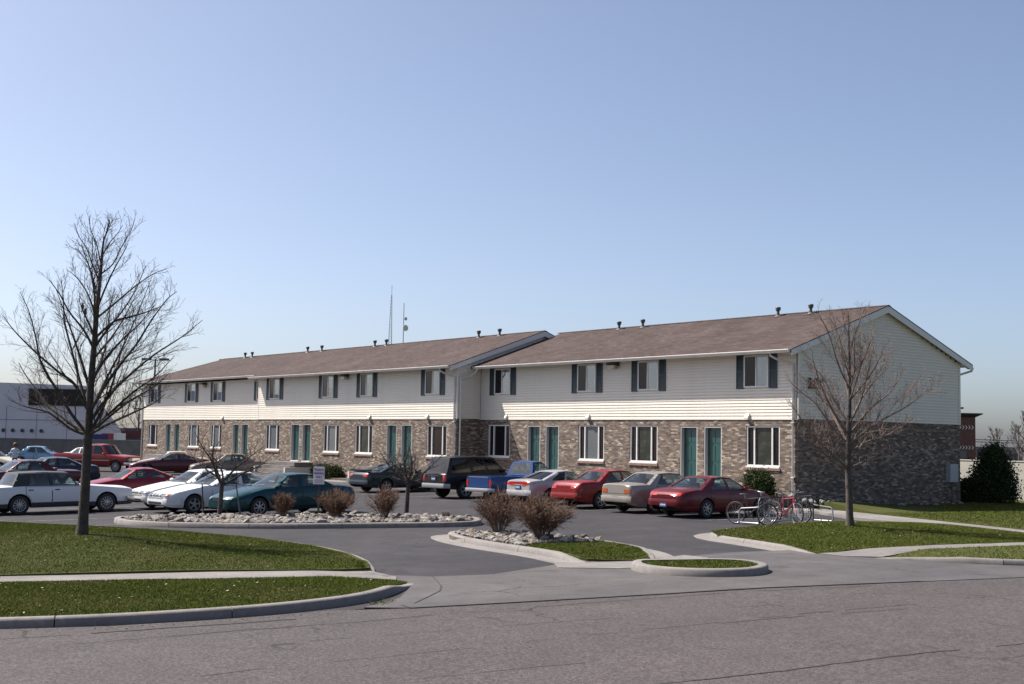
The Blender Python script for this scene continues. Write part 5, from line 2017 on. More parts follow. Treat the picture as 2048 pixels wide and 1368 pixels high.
    # ---------------- doors, handles, mirrors, mouldings
    def zlo(u):
        z = sill + .07
        for c in (uf, ur):
            if abs(u - c) < Ra + .035:
                z = max(z, wr + math.sqrt((Ra + .035) ** 2 - (u - c) ** 2))
        return z
    zhi = lambda u: zb_at(u) - .015
    for di, (d0, d1) in enumerate(S['doors']):
        side_patch('door_gap', (d0 - .018, d1 + .018), lambda u: zlo(u) - .016, lambda u: zhi(u) + .012, .003, M_DARK, nu=8)
        for s in (1, -1):
            dr = side_patch('door', (d0, d1), zlo, zhi, .007, paintm, parent=root, both=False, s_only=s, nz=6)[0]
            if two:
                side_patch('door_lower', (d0, d1), zlo, lambda u: max(two[0], zlo(u)), .010, two[1], parent=dr, both=False, s_only=s, nz=3)
            hz = zb_at(d1 - .15) - .115
            ya = side_y(d1 - .15, hz)
            MB().box((X(d1 - .07), s * (ya + .006) - .012, hz - .018), (X(d1 - .23), s * (ya + .022) + .010, hz + .018)).build('handle', S.get('handle', M_BLACKTRIM), dr)
    if S.get('moulding'):
        side_patch('side_moulding', (uf + Ra + .05, ur - Ra - .05), lambda u: S['moulding'][0], lambda u: S['moulding'][0] + .06, .018, S['moulding'][1])
    for s in (1, -1):
        um = bA[0] + .18
        zm = zb_at(um) + .09
        ym = wb_at(um) + .10
        mm = MB().lathe([(.0, -.06), (.055, -.05), (.075, .0), (.07, .03), (.0, .031)], 12, 'x')
        o = mm.build('mirror', S.get('mirror', paintm), root, smooth=50, loc=(X(um), s * ym, zm))
        o.scale = (-1, 1.35, .85)
        MB().tube([(0, -s * .02, -.02), (-.02, -s * .12, -.06)], .02, 5).build('stem', M_BLACKTRIM, o)
    # ---------------- lamps, grille, bumpers, plate
    for it in S.get('front', []):
        nm, y0, y1, z0, z1, mt, mir = it[:7]
        end_patch(nm, y0, y1, z0, z1, 1, it[7] if len(it) > 7 else .008, mt, mirror=mir, slant=it[8] if len(it) > 8 else 0)
    for it in S.get('rear', []):
        nm, y0, y1, z0, z1, mt, mir = it[:7]
        end_patch(nm, y0, y1, z0, z1, -1, it[7] if len(it) > 7 else .008, mt, mirror=mir, slant=it[8] if len(it) > 8 else 0)
    for (u0, u1, z0, z1, nm, mt) in S.get('sidelamps', []):
        side_patch(nm, (u0, u1), lambda u: z0, lambda u: z1, .008, mt, nz=2, nu=4)
    for sgn, key in ((1, 'bump_f'), (-1, 'bump_r')):
        b = S.get(key)
        if not b: continue
        z0, z1, off, mt, reach = b
        n = 15
        P = []
        for k in range(n):
            a = -1 + 2 * k / (n - 1)
            yy = a * W * .5 * .985
            zz = (z0 + z1) / 2
            # wrap round the corner
            if abs(a) > .84:
                f = (abs(a) - .84) / .16
                yb = W / 2 * .97 * math.copysign(1, a)
                xx = front_x(W * .5 * .80, zz, sgn) - sgn * reach * f ** 1.3
                yy = math.copysign(W * .5 * (.84 + .16 * math.sin(f * math.pi / 2)), a) * 1.0
                yy = math.copysign(min(abs(yy), side_y(L / 2 - xx if sgn > 0 else L / 2 - xx, zz) + off), a)
                yy = math.copysign(side_y(L / 2 - xx, zz) + off, a) if f > .5 else yy
            else:
                xx = front_x(min(abs(yy), W * .40), zz, sgn)
            P.append((xx + sgn * off * (1 if abs(a) < .86 else .6), yy))
        rows = []
        for (dx, dz) in ((-.09, 0), (-.012, .0), (0, .18), (0, .82), (-.012, 1), (-.09, 1)):
            rows.append([(p[0] + sgn * dx, p[1], z0 + (z1 - z0) * dz) for p in P])
        o = MB().grid(rows).build('bumper', mt, root, smooth=45)
        fixnormals(o)
    pz = S.get('plate')
    if pz:
        z0, sgn = pz
        xx = front_x(.0, z0 + .07, sgn)
        o = MB().box((xx - .012 if sgn > 0 else xx - .030, -.155, z0), (xx + .03 if sgn > 0 else xx + .012, .155, z0 + .15)).build('licence_plate', M_PLATE, root)
        sx = xx + sgn * .031
        MB().box((min(sx, sx - sgn * .003), -.12, z0 + .045), (max(sx, sx - sgn * .003), .12, z0 + .10)).build('plate_band', M_PLATEW, o)
    return root


M_HEADD = mat('headlamp_grey', (.085, .09, .10), .1, spec=.7, coat=.6)

# --- body styles (u is the distance back from the nose)
def style(**k):
    return k


ROUND = style(L=5.0, W=1.84, H=1.40, WB=2.76, fo=1.05, wr=.315, rim='seven', cab=(1.32, 2.28, 3.28, 4.22),
              top=[(0, .62), (.12, .70), (.5, .80), (1.3, .965), (1.7, .99), (3.8, 1.02), (4.25, 1.0), (4.7, .95), (4.92, .86), (5.0, .74)],
              shoulder=[(0, .56), (.2, .64), (.6, .74), (1.3, .90), (2, .925), (3.6, .95), (4.3, .93), (4.8, .86), (5.0, .70)],
              nose=.62, tail=.55, nw=.58, tw=.66, nlift=.08, tlift=.14, cols=[(0, .07, 0), (.07, .40, 1), (.40, .47, 0), (.47, .80, 1), (.80, 1, 0)],
              doors=[(1.62, 2.66), (2.69, 3.62)], moulding=None, roofw=.68,
              front=[('headlight', .42, .70, .585, .665, M_HEAD, True, .008), ('grille', -.26, .26, .52, .60, M_BLACKTRIM, False, .006)],
              rear=[('tail_light', .30, .70, .74, .84, M_TAIL, True, .008), ('trunk_seam', -.66, .66, .70, .712, M_DARK, False, .003)],
              bump_f=None, bump_r=None, plate=None, handle=M_BLACKTRIM)
SEDAN90 = style(L=4.5, W=1.70, H=1.375, WB=2.55, fo=.92, wr=.295, rim='cap', cab=(1.18, 1.98, 3.0, 3.78),
                top=[(0, .62), (.06, .70), (.4, .78), (1.15, .93), (1.5, .95), (3.4, .97), (3.8, .985), (4.35, .965), (4.46, .90), (4.5, .80)],
                nose=.42, tail=.36, nw=.72, tw=.80, cols=[(0, .07, 0), (.07, .43, 1), (.43, .50, 0), (.50, .85, 1), (.85, 1, 0)],
                doors=[(1.45, 2.42), (2.45, 3.25)], moulding=None, roofw=.70,
                front=[('headlight', .38, .74, .58, .70, M_HEAD, True, .008), ('grille', -.26, .26, .58, .66, M_BLACKTRIM, False, .006)],
                rear=[('tail_light', .42, .78, .66, .79, M_TAIL, True, .008)],
                bump_f=(.30, .50, .03, None, .45), bump_r=(.36, .56, .035, None, .45))
WHITE1 = dict(SEDAN90, L=4.75, W=1.79, H=1.37, WB=2.72, fo=.98, wr=.31, rim='five', cab=(1.34, 2.25, 3.25, 4.12),
              top=[(0, .60), (.06, .68), (.5, .78), (1.3, .93), (1.6, .95), (3.7, .99), (4.15, 1.0), (4.55, .98), (4.7, .92), (4.75, .8)],
              doors=[(1.62, 2.62), (2.65, 3.5)], front=[('headlight', .30, .66, .575, .68, M_HEADD, True, .010), ('turn_lamp', .67, .76, .575, .67, M_AMBER, True, .010), ('grille', .03, .22, .585, .67, M_BLACKTRIM, True, .012), ('intake', -.5, .5, .33, .40, M_BLACKTRIM, False, .045), ('bumper_seam', -.78, .78, .515, .53, M_DARK, False, .036)])
WHITE2 = dict(WHITE1, H=1.38, front=[('headlight', .36, .76, .575, .67, M_HEADD, True, .010), ('grille', -.28, .28, .59, .67, M_STEELD, False, .012), ('intake', -.55, .55, .33, .40, M_BLACKTRIM, False, .045), ('bumper_seam', -.78, .78, .515, .53, M_DARK, False, .036)])
COUPE = dict(SEDAN90, L=4.6, W=1.74, H=1.32, WB=2.62, fo=.98, wr=.305, rim='five', cab=(1.36, 2.28, 3.08, 4.12),
             top=[(0, .58), (.06, .66), (.5, .76), (1.35, .91), (1.7, .935), (3.7, .96), (4.15, .965), (4.5, .93), (4.58, .86), (4.6, .76)],
             cols=[(0, .07, 0), (.07, .50, 1), (.50, .55, 0), (.55, .84, 1), (.84, 1, 0)], doors=[(1.66, 2.95)])
OLD = style(L=5.1, W=1.86, H=1.42, WB=2.8, fo=.96, wr=.32, rim='steel', boxy=1, sharp=28, win=.05, sill=.22, cab=(1.62, 2.38, 3.35, 3.98),
            top=[(0, .78), (.03, .80), (.2, .86), (1.6, .955), (2.0, .96), (3.7, .96), (4.0, .965), (4.9, .93), (5.06, .88), (5.1, .80)],
            shoulder=[(0, .74), (.1, .78), (1.6, .925), (3.7, .935), (4.9, .89), (5.1, .76)],
            nose=.10, tail=.12, nw=.93, tw=.93, nlift=.05, tlift=.06, abase=.12, dbase=.06, wbulge=.10, rbulge=.07, roofw=.78, crown=.03,
            cols=[(0, .05, 0), (.05, .40, 1), (.40, .455, 0), (.455, .76, 1), (.76, 1, 0)],
            doors=[(1.78, 2.86), (2.89, 3.72)],
            front=[('headlight', .52, .86, .58, .72, M_HEAD, True, .012), ('grille', -.36, .36, .52, .76, M_CHROME, False, .02)],
            rear=[('tail_light', .56, .88, .55, .74, M_TAIL, True, .012)],
            bump_f=(.36, .52, .10, M_CHROME, .30), bump_r=(.38, .54, .09, M_CHROME, .30), handle=M_BLACKTRIM, rail=M_CHROME, mirror=M_CHROME)
SUV = style(L=4.6, W=1.76, H=1.75, WB=2.80, fo=.80, wr=.365, rim='five', arch=.07, sill=.36, boxy=1, win=.09, cab=(1.25, 1.98, 4.28, 4.56), glass=M_GLASSD,
            top=[(0, .92), (.08, .98), (.4, 1.03), (1.25, 1.09), (1.6, 1.10), (4.4, 1.09), (4.56, 1.06), (4.6, .98)],
            nose=.26, tail=.20, nw=.80, tw=.88, nlift=.04, tlift=.06, roofw=.76, abase=.22, dbase=.03, rbulge=.08,
            cols=[(0, .05, 0), (.05, .27, 1), (.27, .31, 0), (.31, .55, 1), (.55, .60, 0), (.60, .93, 1), (.93, 1, 0)],
            doors=[(1.55, 2.45), (2.48, 3.3)],
            front=[('headlight', .45, .78, .74, .90, M_HEAD, True, .01), ('grille', -.4, .4, .72, .90, M_BLACKTRIM, False, .01)],
            rear=[('tail_light', .64, .80, .72, 1.0, M_TAIL, True, .012), ('hatch_trim', -.55, .55, 1.02, 1.05, M_STEEL, False, .008), ('hatch_seam', -.62, .62, .62, .635, M_DARK, False, .004)],
            bump_f=(.42, .62, .06, M_BLACKTRIM, .30), bump_r=(.44, .62, .08, M_STEEL, .22), plate=(.74, -1))
PICK = style(L=4.7, W=1.72, H=1.60, WB=2.75, fo=.82, wr=.335, rim='steel', arch=.06, sill=.34, boxy=1, win=.06, cab=(1.28, 1.98, 2.52, 2.72),
             top=[(0, .84), (.06, .88), (.4, .93), (1.25, 1.0), (1.6, 1.02), (4.6, 1.02), (4.7, 1.01)],
             shoulder=[(0, .78), (.1, .84), (1.25, .97), (4.7, .985)],
             nose=.2, tail=.06, nw=.82, tw=.985, nlift=.03, tlift=.02, roofw=.76, abase=.2, dbase=.02, rbulge=.02, bench=False, seat=.25,
             cols=[(0, .06, 0), (.06, .86, 1), (.86, 1, 0)], doors=[(1.5, 2.62)], bed=(2.80, 4.64), bedz=.66,
             front=[('headlight', .45, .76, .64, .78, M_HEAD, True, .01), ('grille', -.4, .4, .62, .78, M_CHROME, False, .01)],
             rear=[('tail_light', .68, .84, .62, .86, M_TAIL, True, .012), ('tailgate', -.64, .64, .58, .97, None, False, .010), ('tailgate_band', -.62, .62, .965, .985, M_STEEL, False, .014)],
             bump_f=(.38, .54, .06, M_CHROME, .25), bump_r=(.40, .54, .12, M_STEEL, .16), plate=(.40, -1))
TRUCK = dict(PICK, L=5.7, W=1.96, H=1.83, WB=3.6, fo=.92, wr=.37, rim='steel', cab=(1.42, 2.1, 3.25, 3.5), sill=.40,
             top=[(0, .98), (.06, 1.03), (.4, 1.08), (1.4, 1.14), (1.8, 1.16), (5.6, 1.17), (5.7, 1.16)],
             shoulder=[(0, .90), (.1, .97), (1.4, 1.11), (5.7, 1.13)], bed=(3.6, 5.62), bedz=.8,
             cols=[(0, .06, 0), (.06, .52, 1), (.52, .58, 0), (.58, .90, 1), (.90, 1, 0)], doors=[(1.68, 2.72), (2.75, 3.3)], glass=M_GLASSD,
             front=[('headlight', .52, .88, .74, .90, M_HEAD, True, .01), ('grille', -.45, .45, .70, .92, M_CHROME, False, .01)],
             rear=[('tail_light', .80, .95, .74, 1.06, M_TAIL, True, .012), ('tailgate', -.76, .76, .72, 1.10, None, False, .010)],
             moulding=(.72, M_STEEL), bump_f=(.45, .64, .07, M_CHROME, .3), bump_r=(.48, .64, .12, M_CHROME, .2), plate=None)


def with_paint(S, pm):
    S = dict(S)
    for k in ('bump_f', 'bump_r'):
        if S.get(k) and S[k][3] is None:
            S[k] = S[k][:3] + (pm,) + S[k][4:]
    for k in ('front', 'rear'):
        S[k] = [tuple(pm if (v is None) else v for v in it) for it in S.get(k, [])]
    return S


def car(name, label, x, y, h, S, pm, scale=1.0, cat='car', group=None):
    return make_car(name, label, x, y, h, with_paint(S, pm), pm, scale, cat, group)


P_DRED = paint('dark_red', (.105, .005, .010), .3)
P_RED = paint('red', (.165, .004, .005), .0, .38)
P_REDT = paint('truck_red', (.20, .010, .008), .2)
P_RED2 = paint('crimson', (.22, .006, .014), .2)
P_BEIGE = paint('beige', (.30, .27, .24), .45)
P_SILVER = paint('silver', (.40, .39, .40), .4)
P_BLUE = paint('blue', (.008, .040, .15), .3)
P_BLACK = paint('black', (.007, .005, .006), .1)
P_SLATE = paint('slate', (.028, .042, .052), .35)
P_GREEN = paint('teal_green', (.004, .042, .050), .45)
P_WHITE = paint('white', (.62, .62, .64), 0)
P_WHITE2 = paint('white_warm', (.58, .58, .58), 0)
P_MAROON = paint('maroon', (.075, .010, .016), .2)
P_NAVY = paint('navy', (.020, .026, .05), .3)
P_LBLUE = paint('light_blue', (.22, .36, .47), .3)
P_TAN = paint('tan', (.20, .145, .115), .4)
P_CREAM = paint('cream', (.48, .44, .34), .1)
M_VINYL = mat('vinyl_roof', (.022, .026, .030), .7, bump=(60, .4, .004))

ROWG = 'cars parked nose to the building on the right'
car('parked_car', 'dark red rounded sedan parked beside the bike rack', 1.35, -5.95, 92, dict(ROUND, plate=(.36, -1), bump_r=(.40, .62, .03, None, .6)), P_DRED, .94, group=ROWG)
car('parked_car', 'beige sedan with amber tail lights between two red cars', -1.05, -5.85, 90, dict(SEDAN90, L=4.4, W=1.69, H=1.38, WB=2.465, fo=.9, boxy=0,
    rear=[('tail_light', .40, .77, .66, .79, M_AMBER, True, .008), ('trunk_seam', -.6, .6, .63, .643, M_DARK, False, .003)], plate=(.40, -1)), P_BEIGE, group=ROWG)
car('parked_car', 'bright red compact sedan beside the silver coupe', -4.08, -5.41, 89, dict(SEDAN90, L=4.58, W=1.71, H=1.37, WB=2.64, rim='five', plate=(.38, -1),
    rear=[('tail_light', .40, .78, .70, .84, M_TAIL, True, .008), ('reflector', .62, .78, .42, .47, M_AMBER, True, .04)]), P_RED, group=ROWG)
car('parked_car', 'silver coupe with a wide red tail light band', -6.95, -5.25, 90, dict(COUPE, L=4.5, W=1.70, H=1.30, glass_r=M_GLASSD, plate=(.60, -1),
    rear=[('tail_light', .30, .76, .76, .87, M_TAIL, True, .008, .0), ('tail_band', -.30, .30, .79, .87, M_TAIL, False, .007), ('turn_light', .22, .46, .72, .775, M_AMBER, True, .009)]), P_SILVER, group=ROWG)
car('pickup_truck', 'blue compact pickup with an empty bed beside the silver coupe', -9.75, -4.9, 90, PICK, P_BLUE, cat='pickup truck', group=ROWG)
car('parked_suv', 'black sport utility vehicle left of the blue pickup', -13.1, -4.8, 91, SUV, P_BLACK, cat='suv', group=ROWG)
car('parked_car', 'dark slate coupe with a rear spoiler, farthest left of the right hand row', -19.2, -4.8, 93, dict(COUPE, rear=[('tail_light', .40, .78, .72, .84, M_TAIL, True, .008)], plate=(.42, -1), moulding=None), P_SLATE, group=ROWG)
sp = MB()
sp.prism([(-2.22, -.72, .955), (-2.02, -.72, .955), (-2.04, -.72, 1.0), (-2.24, -.72, 1.035)], (0, 1.44, 0))
o = fixnormals(sp.build('spoiler', P_SLATE, [c for c in bpy.data.objects if c.get('label', '').startswith('dark slate coupe')][0]))
MIDG = 'cars parked nose to the drive on the left'
car('parked_car', 'teal green rounded sedan parked behind the shrubs of the rock bed', -7.7, -16.8, -86, ROUND, P_GREEN, .975, group=MIDG)
car('parked_car', 'white sedan with a split grille left of the green sedan', -10.7, -17.6, -89, WHITE1, P_WHITE, group=MIDG)
car('parked_car', 'white sedan half hidden behind the nearer white sedan', -13.45, -17.25, -88, WHITE2, P_WHITE2, group=MIDG)
car('parked_car', 'crimson coupe behind the nose of the old white sedan', -19.6, -17.3, -93, dict(COUPE, L=4.7, W=1.78, H=1.35, nose=.6, nw=.6), P_RED2, .95, group=MIDG)
car('parked_car', 'old white sedan with a black vinyl roof beside the big bare tree', -13.6, -22.5, 90, dict(OLD, WB=2.9, fo=.92, cab=(1.70, 2.18, 3.84, 4.12), doors=[(1.78, 2.76), (2.79, 3.62)], top=[(0, .78), (.03, .80), (.2, .86), (1.7, .955), (4.1, .96), (4.2, .962), (4.9, .93), (5.06, .88), (5.1, .80)], two=(.40, mat('dark_lower', (.035, .035, .04), .6)), roofm=M_VINYL), P_WHITE, 1.0)
car('parked_car', 'old maroon sedan with a long hood behind the vinyl roofed car', -27.0, -19.5, -90, dict(OLD, roofm=P_MAROON), P_MAROON, group=MIDG)
car('parked_car', 'dark navy sedan seen over the maroon sedan', -31.3, -17.0, -90, WHITE1, P_NAVY, group=MIDG)
FARG = 'cars parked by the far end of the building'
car('pickup_truck', 'red extended cab pickup at the far left end of the building', -50.0, -7.7, 36, TRUCK, P_REDT, .96, cat='pickup truck')
car('parked_car', 'cream car nosing out beside the red pickup', -47.0, -4.0, -110, dict(SEDAN90), P_CREAM, group=FARG)
car('parked_car', 'dark red coupe parked close to the far wing wall', -43.0, -5.85, -110, COUPE, P_MAROON, 1.02, group=FARG)
car('parked_car', 'tan sedan parked by the steps of the middle wing', -38.5, -3.95, -110, dict(SEDAN90, L=4.8, W=1.76, H=1.38, WB=2.7), P_TAN, group=FARG)
car('parked_car', 'light blue sedan far off behind the red pickup bed', -61.8, -7.3, 60, dict(OLD, L=4.6), P_LBLUE, group=FARG)
car('parked_car', 'white car seen over the bed of the red pickup', -61.5, -4.2, 20, SEDAN90, P_WHITE, group=FARG)
car('parked_car', 'pale cream car at the left edge beside the standing person', -48.6, -14.8, 40, SEDAN90, P_CREAM, group=FARG)

# ================================================================== background
M_BGWHITE = mat('bg_white_panel', (.55, .53, .56), .6, noise=[(.3, (.48, .46, .49), .4, .7)])
M_BGGREY = mat('bg_grey', (.17, .17, .19), .8, noise=[(.5, (.13, .13, .145), .4, .65)])
M_BLOCK = mat('block_wall', (.15, .145, .14), .9, noise=[(1.2, (.11, .105, .10), .4, .65)])
M_CREAMW = mat('cream_wall', (.42, .40, .36), .85, noise=[(.6, (.34, .33, .30), .4, .7), (4, (.46, .44, .40), .55, .8)])
M_REDBRICK = mat('red_brick_far', (.10, .045, .04), .9, noise=[(3, (.14, .07, .06), .4, .7)])
M_ROOFGREY = mat('roof_grey', (.13, .12, .14), .9)
M_TRUNKFAR = mat('far_bark', (.10, .085, .08), .9)

ux, uy = CRX, CRY       # "sideways" direction across the line of sight


def frame_at(x, y, rz):
    return Matrix.Translation((x, y, 0)) @ Matrix.Rotation(rz, 4, 'Z')


# white industrial building with sloped end, behind the block wall
t = thing('industrial_building', 'white metal clad hall with a long dark window band and sloped end', 'hall', (-83.9, -.5, -.1), math.atan2(uy, ux))
out = [(-60, 0, 0), (7.4, 0, 0), (7.3, 0, 1.4), (6.85, 0, 2.8), (5.3, 0, 4.7), (4.15, 0, 6.53), (-60, 0, 7.75)]
fixnormals(MB().prism(out, (-9.5, 26, 0)).build('wall', M_BGWHITE, t))
MB().box((-60, -.10, 0), (7.2, -.01, 1.62)).build('base_wall', M_BGGREY, t)
wb = MB().box((-1.35, -.12, 4.72), (3.6, -.02, 6.13)).build('window_band', M_PANE_BROWN, t)
MB().box((-1.45, -.16, 6.13), (3.7, -.02, 6.2)).build('frame', M_BLACKTRIM, wb)
for i in range(5):
    x = -1.78 + (i - 2) * .84
    MB().lathe([(.17, -.12), (.14, -.13), (.14, -.05), (0, -.05)], 14, 'y', (x, 0, 2.46)).build('port_vent', M_PIPE, t)
for i in range(24):
    MB().box((-60 + i * 2.7, -.02, 1.66), (-60 + i * 2.7 + .03, -.004, 4.6)).build('panel_seam', M_BGGREY, t)
MB().box((-60, -.03, 3.4), (5.9, -.006, 3.44)).build('panel_rail', M_BGGREY, t)
# grey block wall
t = thing('block_wall', 'long grey block wall behind the far parked cars', 'wall', (-76.6, -.4, -.2), math.atan2(uy, ux))
n = 12
for i in range(n):
    a = -40 + i * 4.0
    MB().box((a + .01, 0, 0), (a + 3.99, .2, 1.85)).build('panel', M_BLOCK, t)
MB().box((-40, -.03, 1.85), (8, .23, 1.93)).build('coping', M_BGGREY, t)
# blue and red box trailer behind the wall
t = thing('box_trailer', 'dark blue and red box trailer behind the grey wall', 'trailer', (-76.7, 2.74, -.1), math.atan2(uy, ux))
M_TB = mat('trailer_blue', (.018, .018, .10), .45); M_TR = mat('trailer_red', (.26, .03, .035), .45)
MB().box((-1.25, -.8, 1.0), (.25, 1.7, 2.28)).build('body', M_TB, t)
fixnormals(MB().prism([(.25, -.8, 1.0), (.74, -.8, 1.0), (.74, -.8, 2.36), (-.3, -.803, 2.36), (-.3, -.803, 2.285), (.25, -.8, 2.285)], (0, 2.5, 0)).build('end_panel', M_TR, t))
MB().box((.745, -.82, .9), (1.0, 1.7, 2.38)).build('door_frame', M_WHITE, t)
for xx in (-1.0, .3):
    MB().lathe([(0, -.12), (.45, -.12), (.48, 0), (.45, .12), (0, .12)], 16, 'y', (xx, -.5, .5)).build('wheel', M_TYRE, t)
t = thing('low_shed', 'low grey shed with a red fascia between the hall and the apartment block', 'shed', (-85.5, 8.5, 0), math.atan2(uy, ux))
MB().box((-1.6, 0, 0), (2.6, 6, 1.9)).build('wall', M_BGGREY, t)
MB().box((-1.7, -.2, 1.9), (2.7, 6.2, 2.5)).build('fascia', mat('shed_red', (.13, .035, .035), .6), t)
t = thing('low_roof_building', 'low grey roofed building left of the apartment block', 'building', (-92.0, 12.0, 0), math.atan2(uy, ux))
MB().box((-5, 0, 0), (5, 8, 1.9)).build('wall', M_BGWHITE, t)
fixnormals(MB().prism([(-5.3, -.4, 1.9), (5.3, -.4, 1.9), (3.4, -.4, 2.8), (-3.4, -.4, 2.8)], (0, 9, 0)).build('roof', M_ROOFGREY, t))
# parking lot lamp
t = thing('lot_lamp', 'twin headed parking lot lamp on a tall pole beyond the far roof', 'street lamp', (-61.5, .6, -.1))
t.location = (-61.5, .5, -.1)
MB().tube([(0, 0, 0), (0, 0, 8.05)], [.10, .065], 8).build('pole', M_STEELD, t, smooth=50)
for s in (-1, 1):
    MB().tube([(0, 0, 7.95), (s * .35 * ux, s * .35 * uy, 8.0)], .03, 5).build('arm', M_STEELD, t)
    o = MB().box((.35, -.2, -.08), (1.0, .2, .08)).build('lamp_head', M_PIPE, t)
    o.location = (0, 0, 8.02); o.rotation_euler = (0, 0, math.atan2(uy, ux) + (0 if s > 0 else math.pi))
# radio masts far behind
t = thing('radio_mast', 'tall tapering lattice radio mast far behind the roof', 'radio mast', (-223.2, 124.1, 0))
mb = MB()
for k in range(3):
    a = 2.09 * k
    mb.tube([(math.cos(a) * 1.1, math.sin(a) * 1.1, 0), (math.cos(a) * .42, math.sin(a) * .42, 27), (math.cos(a) * .12, math.sin(a) * .12, 36)], [.08, .06, .04], 4)
MB_l = MB()
z = 2.0
while z < 35:
    r0 = 1.1 + (.42 - 1.1) * z / 27 if z < 27 else .42 - .3 * (z - 27) / 9
    dz = max(.7, r0 * 1.5)
    z2 = min(35.5, z + dz)
    r1_ = 1.1 + (.42 - 1.1) * z2 / 27 if z2 < 27 else .42 - .3 * (z2 - 27) / 9
    for k in range(3):
        a, b = 2.09 * k, 2.09 * (k + 1)
        MB_l.tube([(math.cos(a) * r0, math.sin(a) * r0, z), (math.cos(b) * r1_, math.sin(b) * r1_, z2)], .028, 3)
    z = z2
mb.tube([(0, 0, 35.5), (0, 0, 38.4)], .05, 4)
mb.build('legs', M_STEELD, t)['kind'] = 'stuff'
MB_l.build('lattice', M_STEELD, t)['kind'] = 'stuff'
t = thing('dish_mast', 'thin radio mast with two dishes, right of the lattice mast', 'radio mast', (-221.6, 126.6, 0))
MB().tube([(0, 0, 0), (0, 0, 34.2)], [.2, .09], 6).build('pole', M_STEEL, t)
for z, r_ in ((30.4, .42), (28.2, .75)):
    MB().lathe([(0, 0), (r_ * .6, .08), (r_, .3), (r_, .36), (r_ * .6, .14), (0, .05)], 14, 'x', (.25, .2, z)).build('dish', M_GUTTER, t, smooth=50)
# right side: cream wall behind the evergreen, brick building and low roofs beyond
ang = math.atan2(uy, ux)
t = thing('garden_wall', 'smooth cream concrete wall behind the cone evergreen', 'wall', (-6.0, 15.8, -.15), 0)
WTOP = 1.98
for i in range(9):
    MB().box((-3 + i * 3.2 + .006, 0, 0), (-3 + (i + 1) * 3.2 - .006, .25, WTOP)).build('panel', M_CREAMW, t)
MB().box((-3, -.02, WTOP), (25.8, .27, WTOP + .05)).build('coping', M_CREAMW, t)
t = thing('brick_tower', 'dark red brick building with stepped cornice and zigzag bands', 'brick building', (-32.2, 62.6, -.1), ang)
MB().box((-7, 0, 0), (.45, 12, 5.15)).build('wall', M_REDBRICK, t)
fixnormals(MB().prism([(-7, -.05, 5.15), (.45, -.05, 5.15), (.95, -.5, 5.42), (.95, -.5, 5.5), (-7, -.5, 5.5)], (0, 12, 0)).build('cornice', M_BLACKTRIM, t))
MB().box((-7, 1.2, 5.5), (-.45, 10, 5.9)).build('parapet', M_REDBRICK, t)
MB().box((-7, 1.0, 5.9), (-.2, 10.2, 6.05)).build('parapet_cap', M_BLACKTRIM, t)
for z in (4.1, 2.35):
    mb = MB()
    for i in range(18):
        x = -4.5 + i * .27
        mb.prism([(x, -.03, z), (x + .07, -.03, z), (x + .2, -.03, z + .16), (x + .07, -.03, z + .32), (x, -.03, z + .32), (x + .13, -.03, z + .16)], (0, .02, 0))
    fixnormals(mb.build('zigzag_band', M_WHITE, t))['kind'] = 'stuff'
MB().box((-.95, -.03, 1.6), (-.35, .02, 2.2)).build('window', M_PANE_GREY, t)
MB().box((-2.4, -.03, 1.6), (-1.8, .02, 2.2)).build('window', M_PANE_GREY, t)
t = thing('long_low_building', 'long low dull purple building beyond the cream wall', 'building', (-42, 83, -.1), ang)
MB().box((-2, 0, 0), (26, 10, 1.9)).build('wall', mat('mauve_wall', (.115, .10, .115), .8), t)
MB().box((-2.3, -.4, 1.9), (26.3, 10.4, 2.62)).build('roof', M_ROOFGREY, t)
for i in range(9):
    MB().box((0.2 + i * 1.1, -.05, 1.1), (.75 + i * 1.1, .02, 1.75)).build('window', M_PANE_GREY, t)


def utility_pole(x, y, h, label):
    t = thing('utility_pole', label, 'utility pole', (x, y, -.1))
    MB().tube([(0, 0, 0), (0, 0, h)], [.14, .10], 7).build('pole', M_TRUNKFAR, t)
    o = MB().box((-1.0, -.05, h - .6), (1.0, .05, h - .48)).build('cross_arm', M_TRUNKFAR, t)
    o.rotation_euler = (0, 0, ang)
    return t


utility_pole(-87.6, 10.2, 5.3, 'wooden utility pole behind the sheds at the left end of the block')
t = thing('power_lines', 'pair of power lines crossing the sky behind the cream wall', 'power lines', (-31.0, 66.0, 0), ang)
for z in (3.05, 2.86):
    MB().tube([(-4, 0, z + .1), (3, 0, z - .02), (8, 0, z + .0), (16, 0, z + .06), (24, 0, z + .15)], .028, 4).build('wire', M_BLACKTRIM, t)


def far_tree(x, y, h, w, seed, label):
    bare_tree('far_bare_tree', label, (x, y, -.2), h, .09 + h * .012, .22, w, 12, seed, M_TRUNKFAR, M_TRUNKFAR, n_sec=6, n_ter=4, elev=(35, 68), group='bare trees far beyond the buildings', twig_r=.014, shape=.6)


for i, (x, y, h, w, lb) in enumerate(((-91.5, 11.2, 6.2, 2.4, 'pale bare tree over the low roof at the left end of the block'), (-97.0, 15.4, 6.6, 2.6, 'bare tree behind the low grey roof'),
                                  (-29.6, 66.0, 4.7, 1.7, 'thin bare tree right of the brick building'), (-24.4, 57.8, 5.6, 1.6, 'bare tree at the right edge beyond the cream wall'), (-33.5, 69, 4.4, 1.5, 'small bare tree behind the cone evergreen'))):
    far_tree(x, y, h, w, 60 + i, lb)

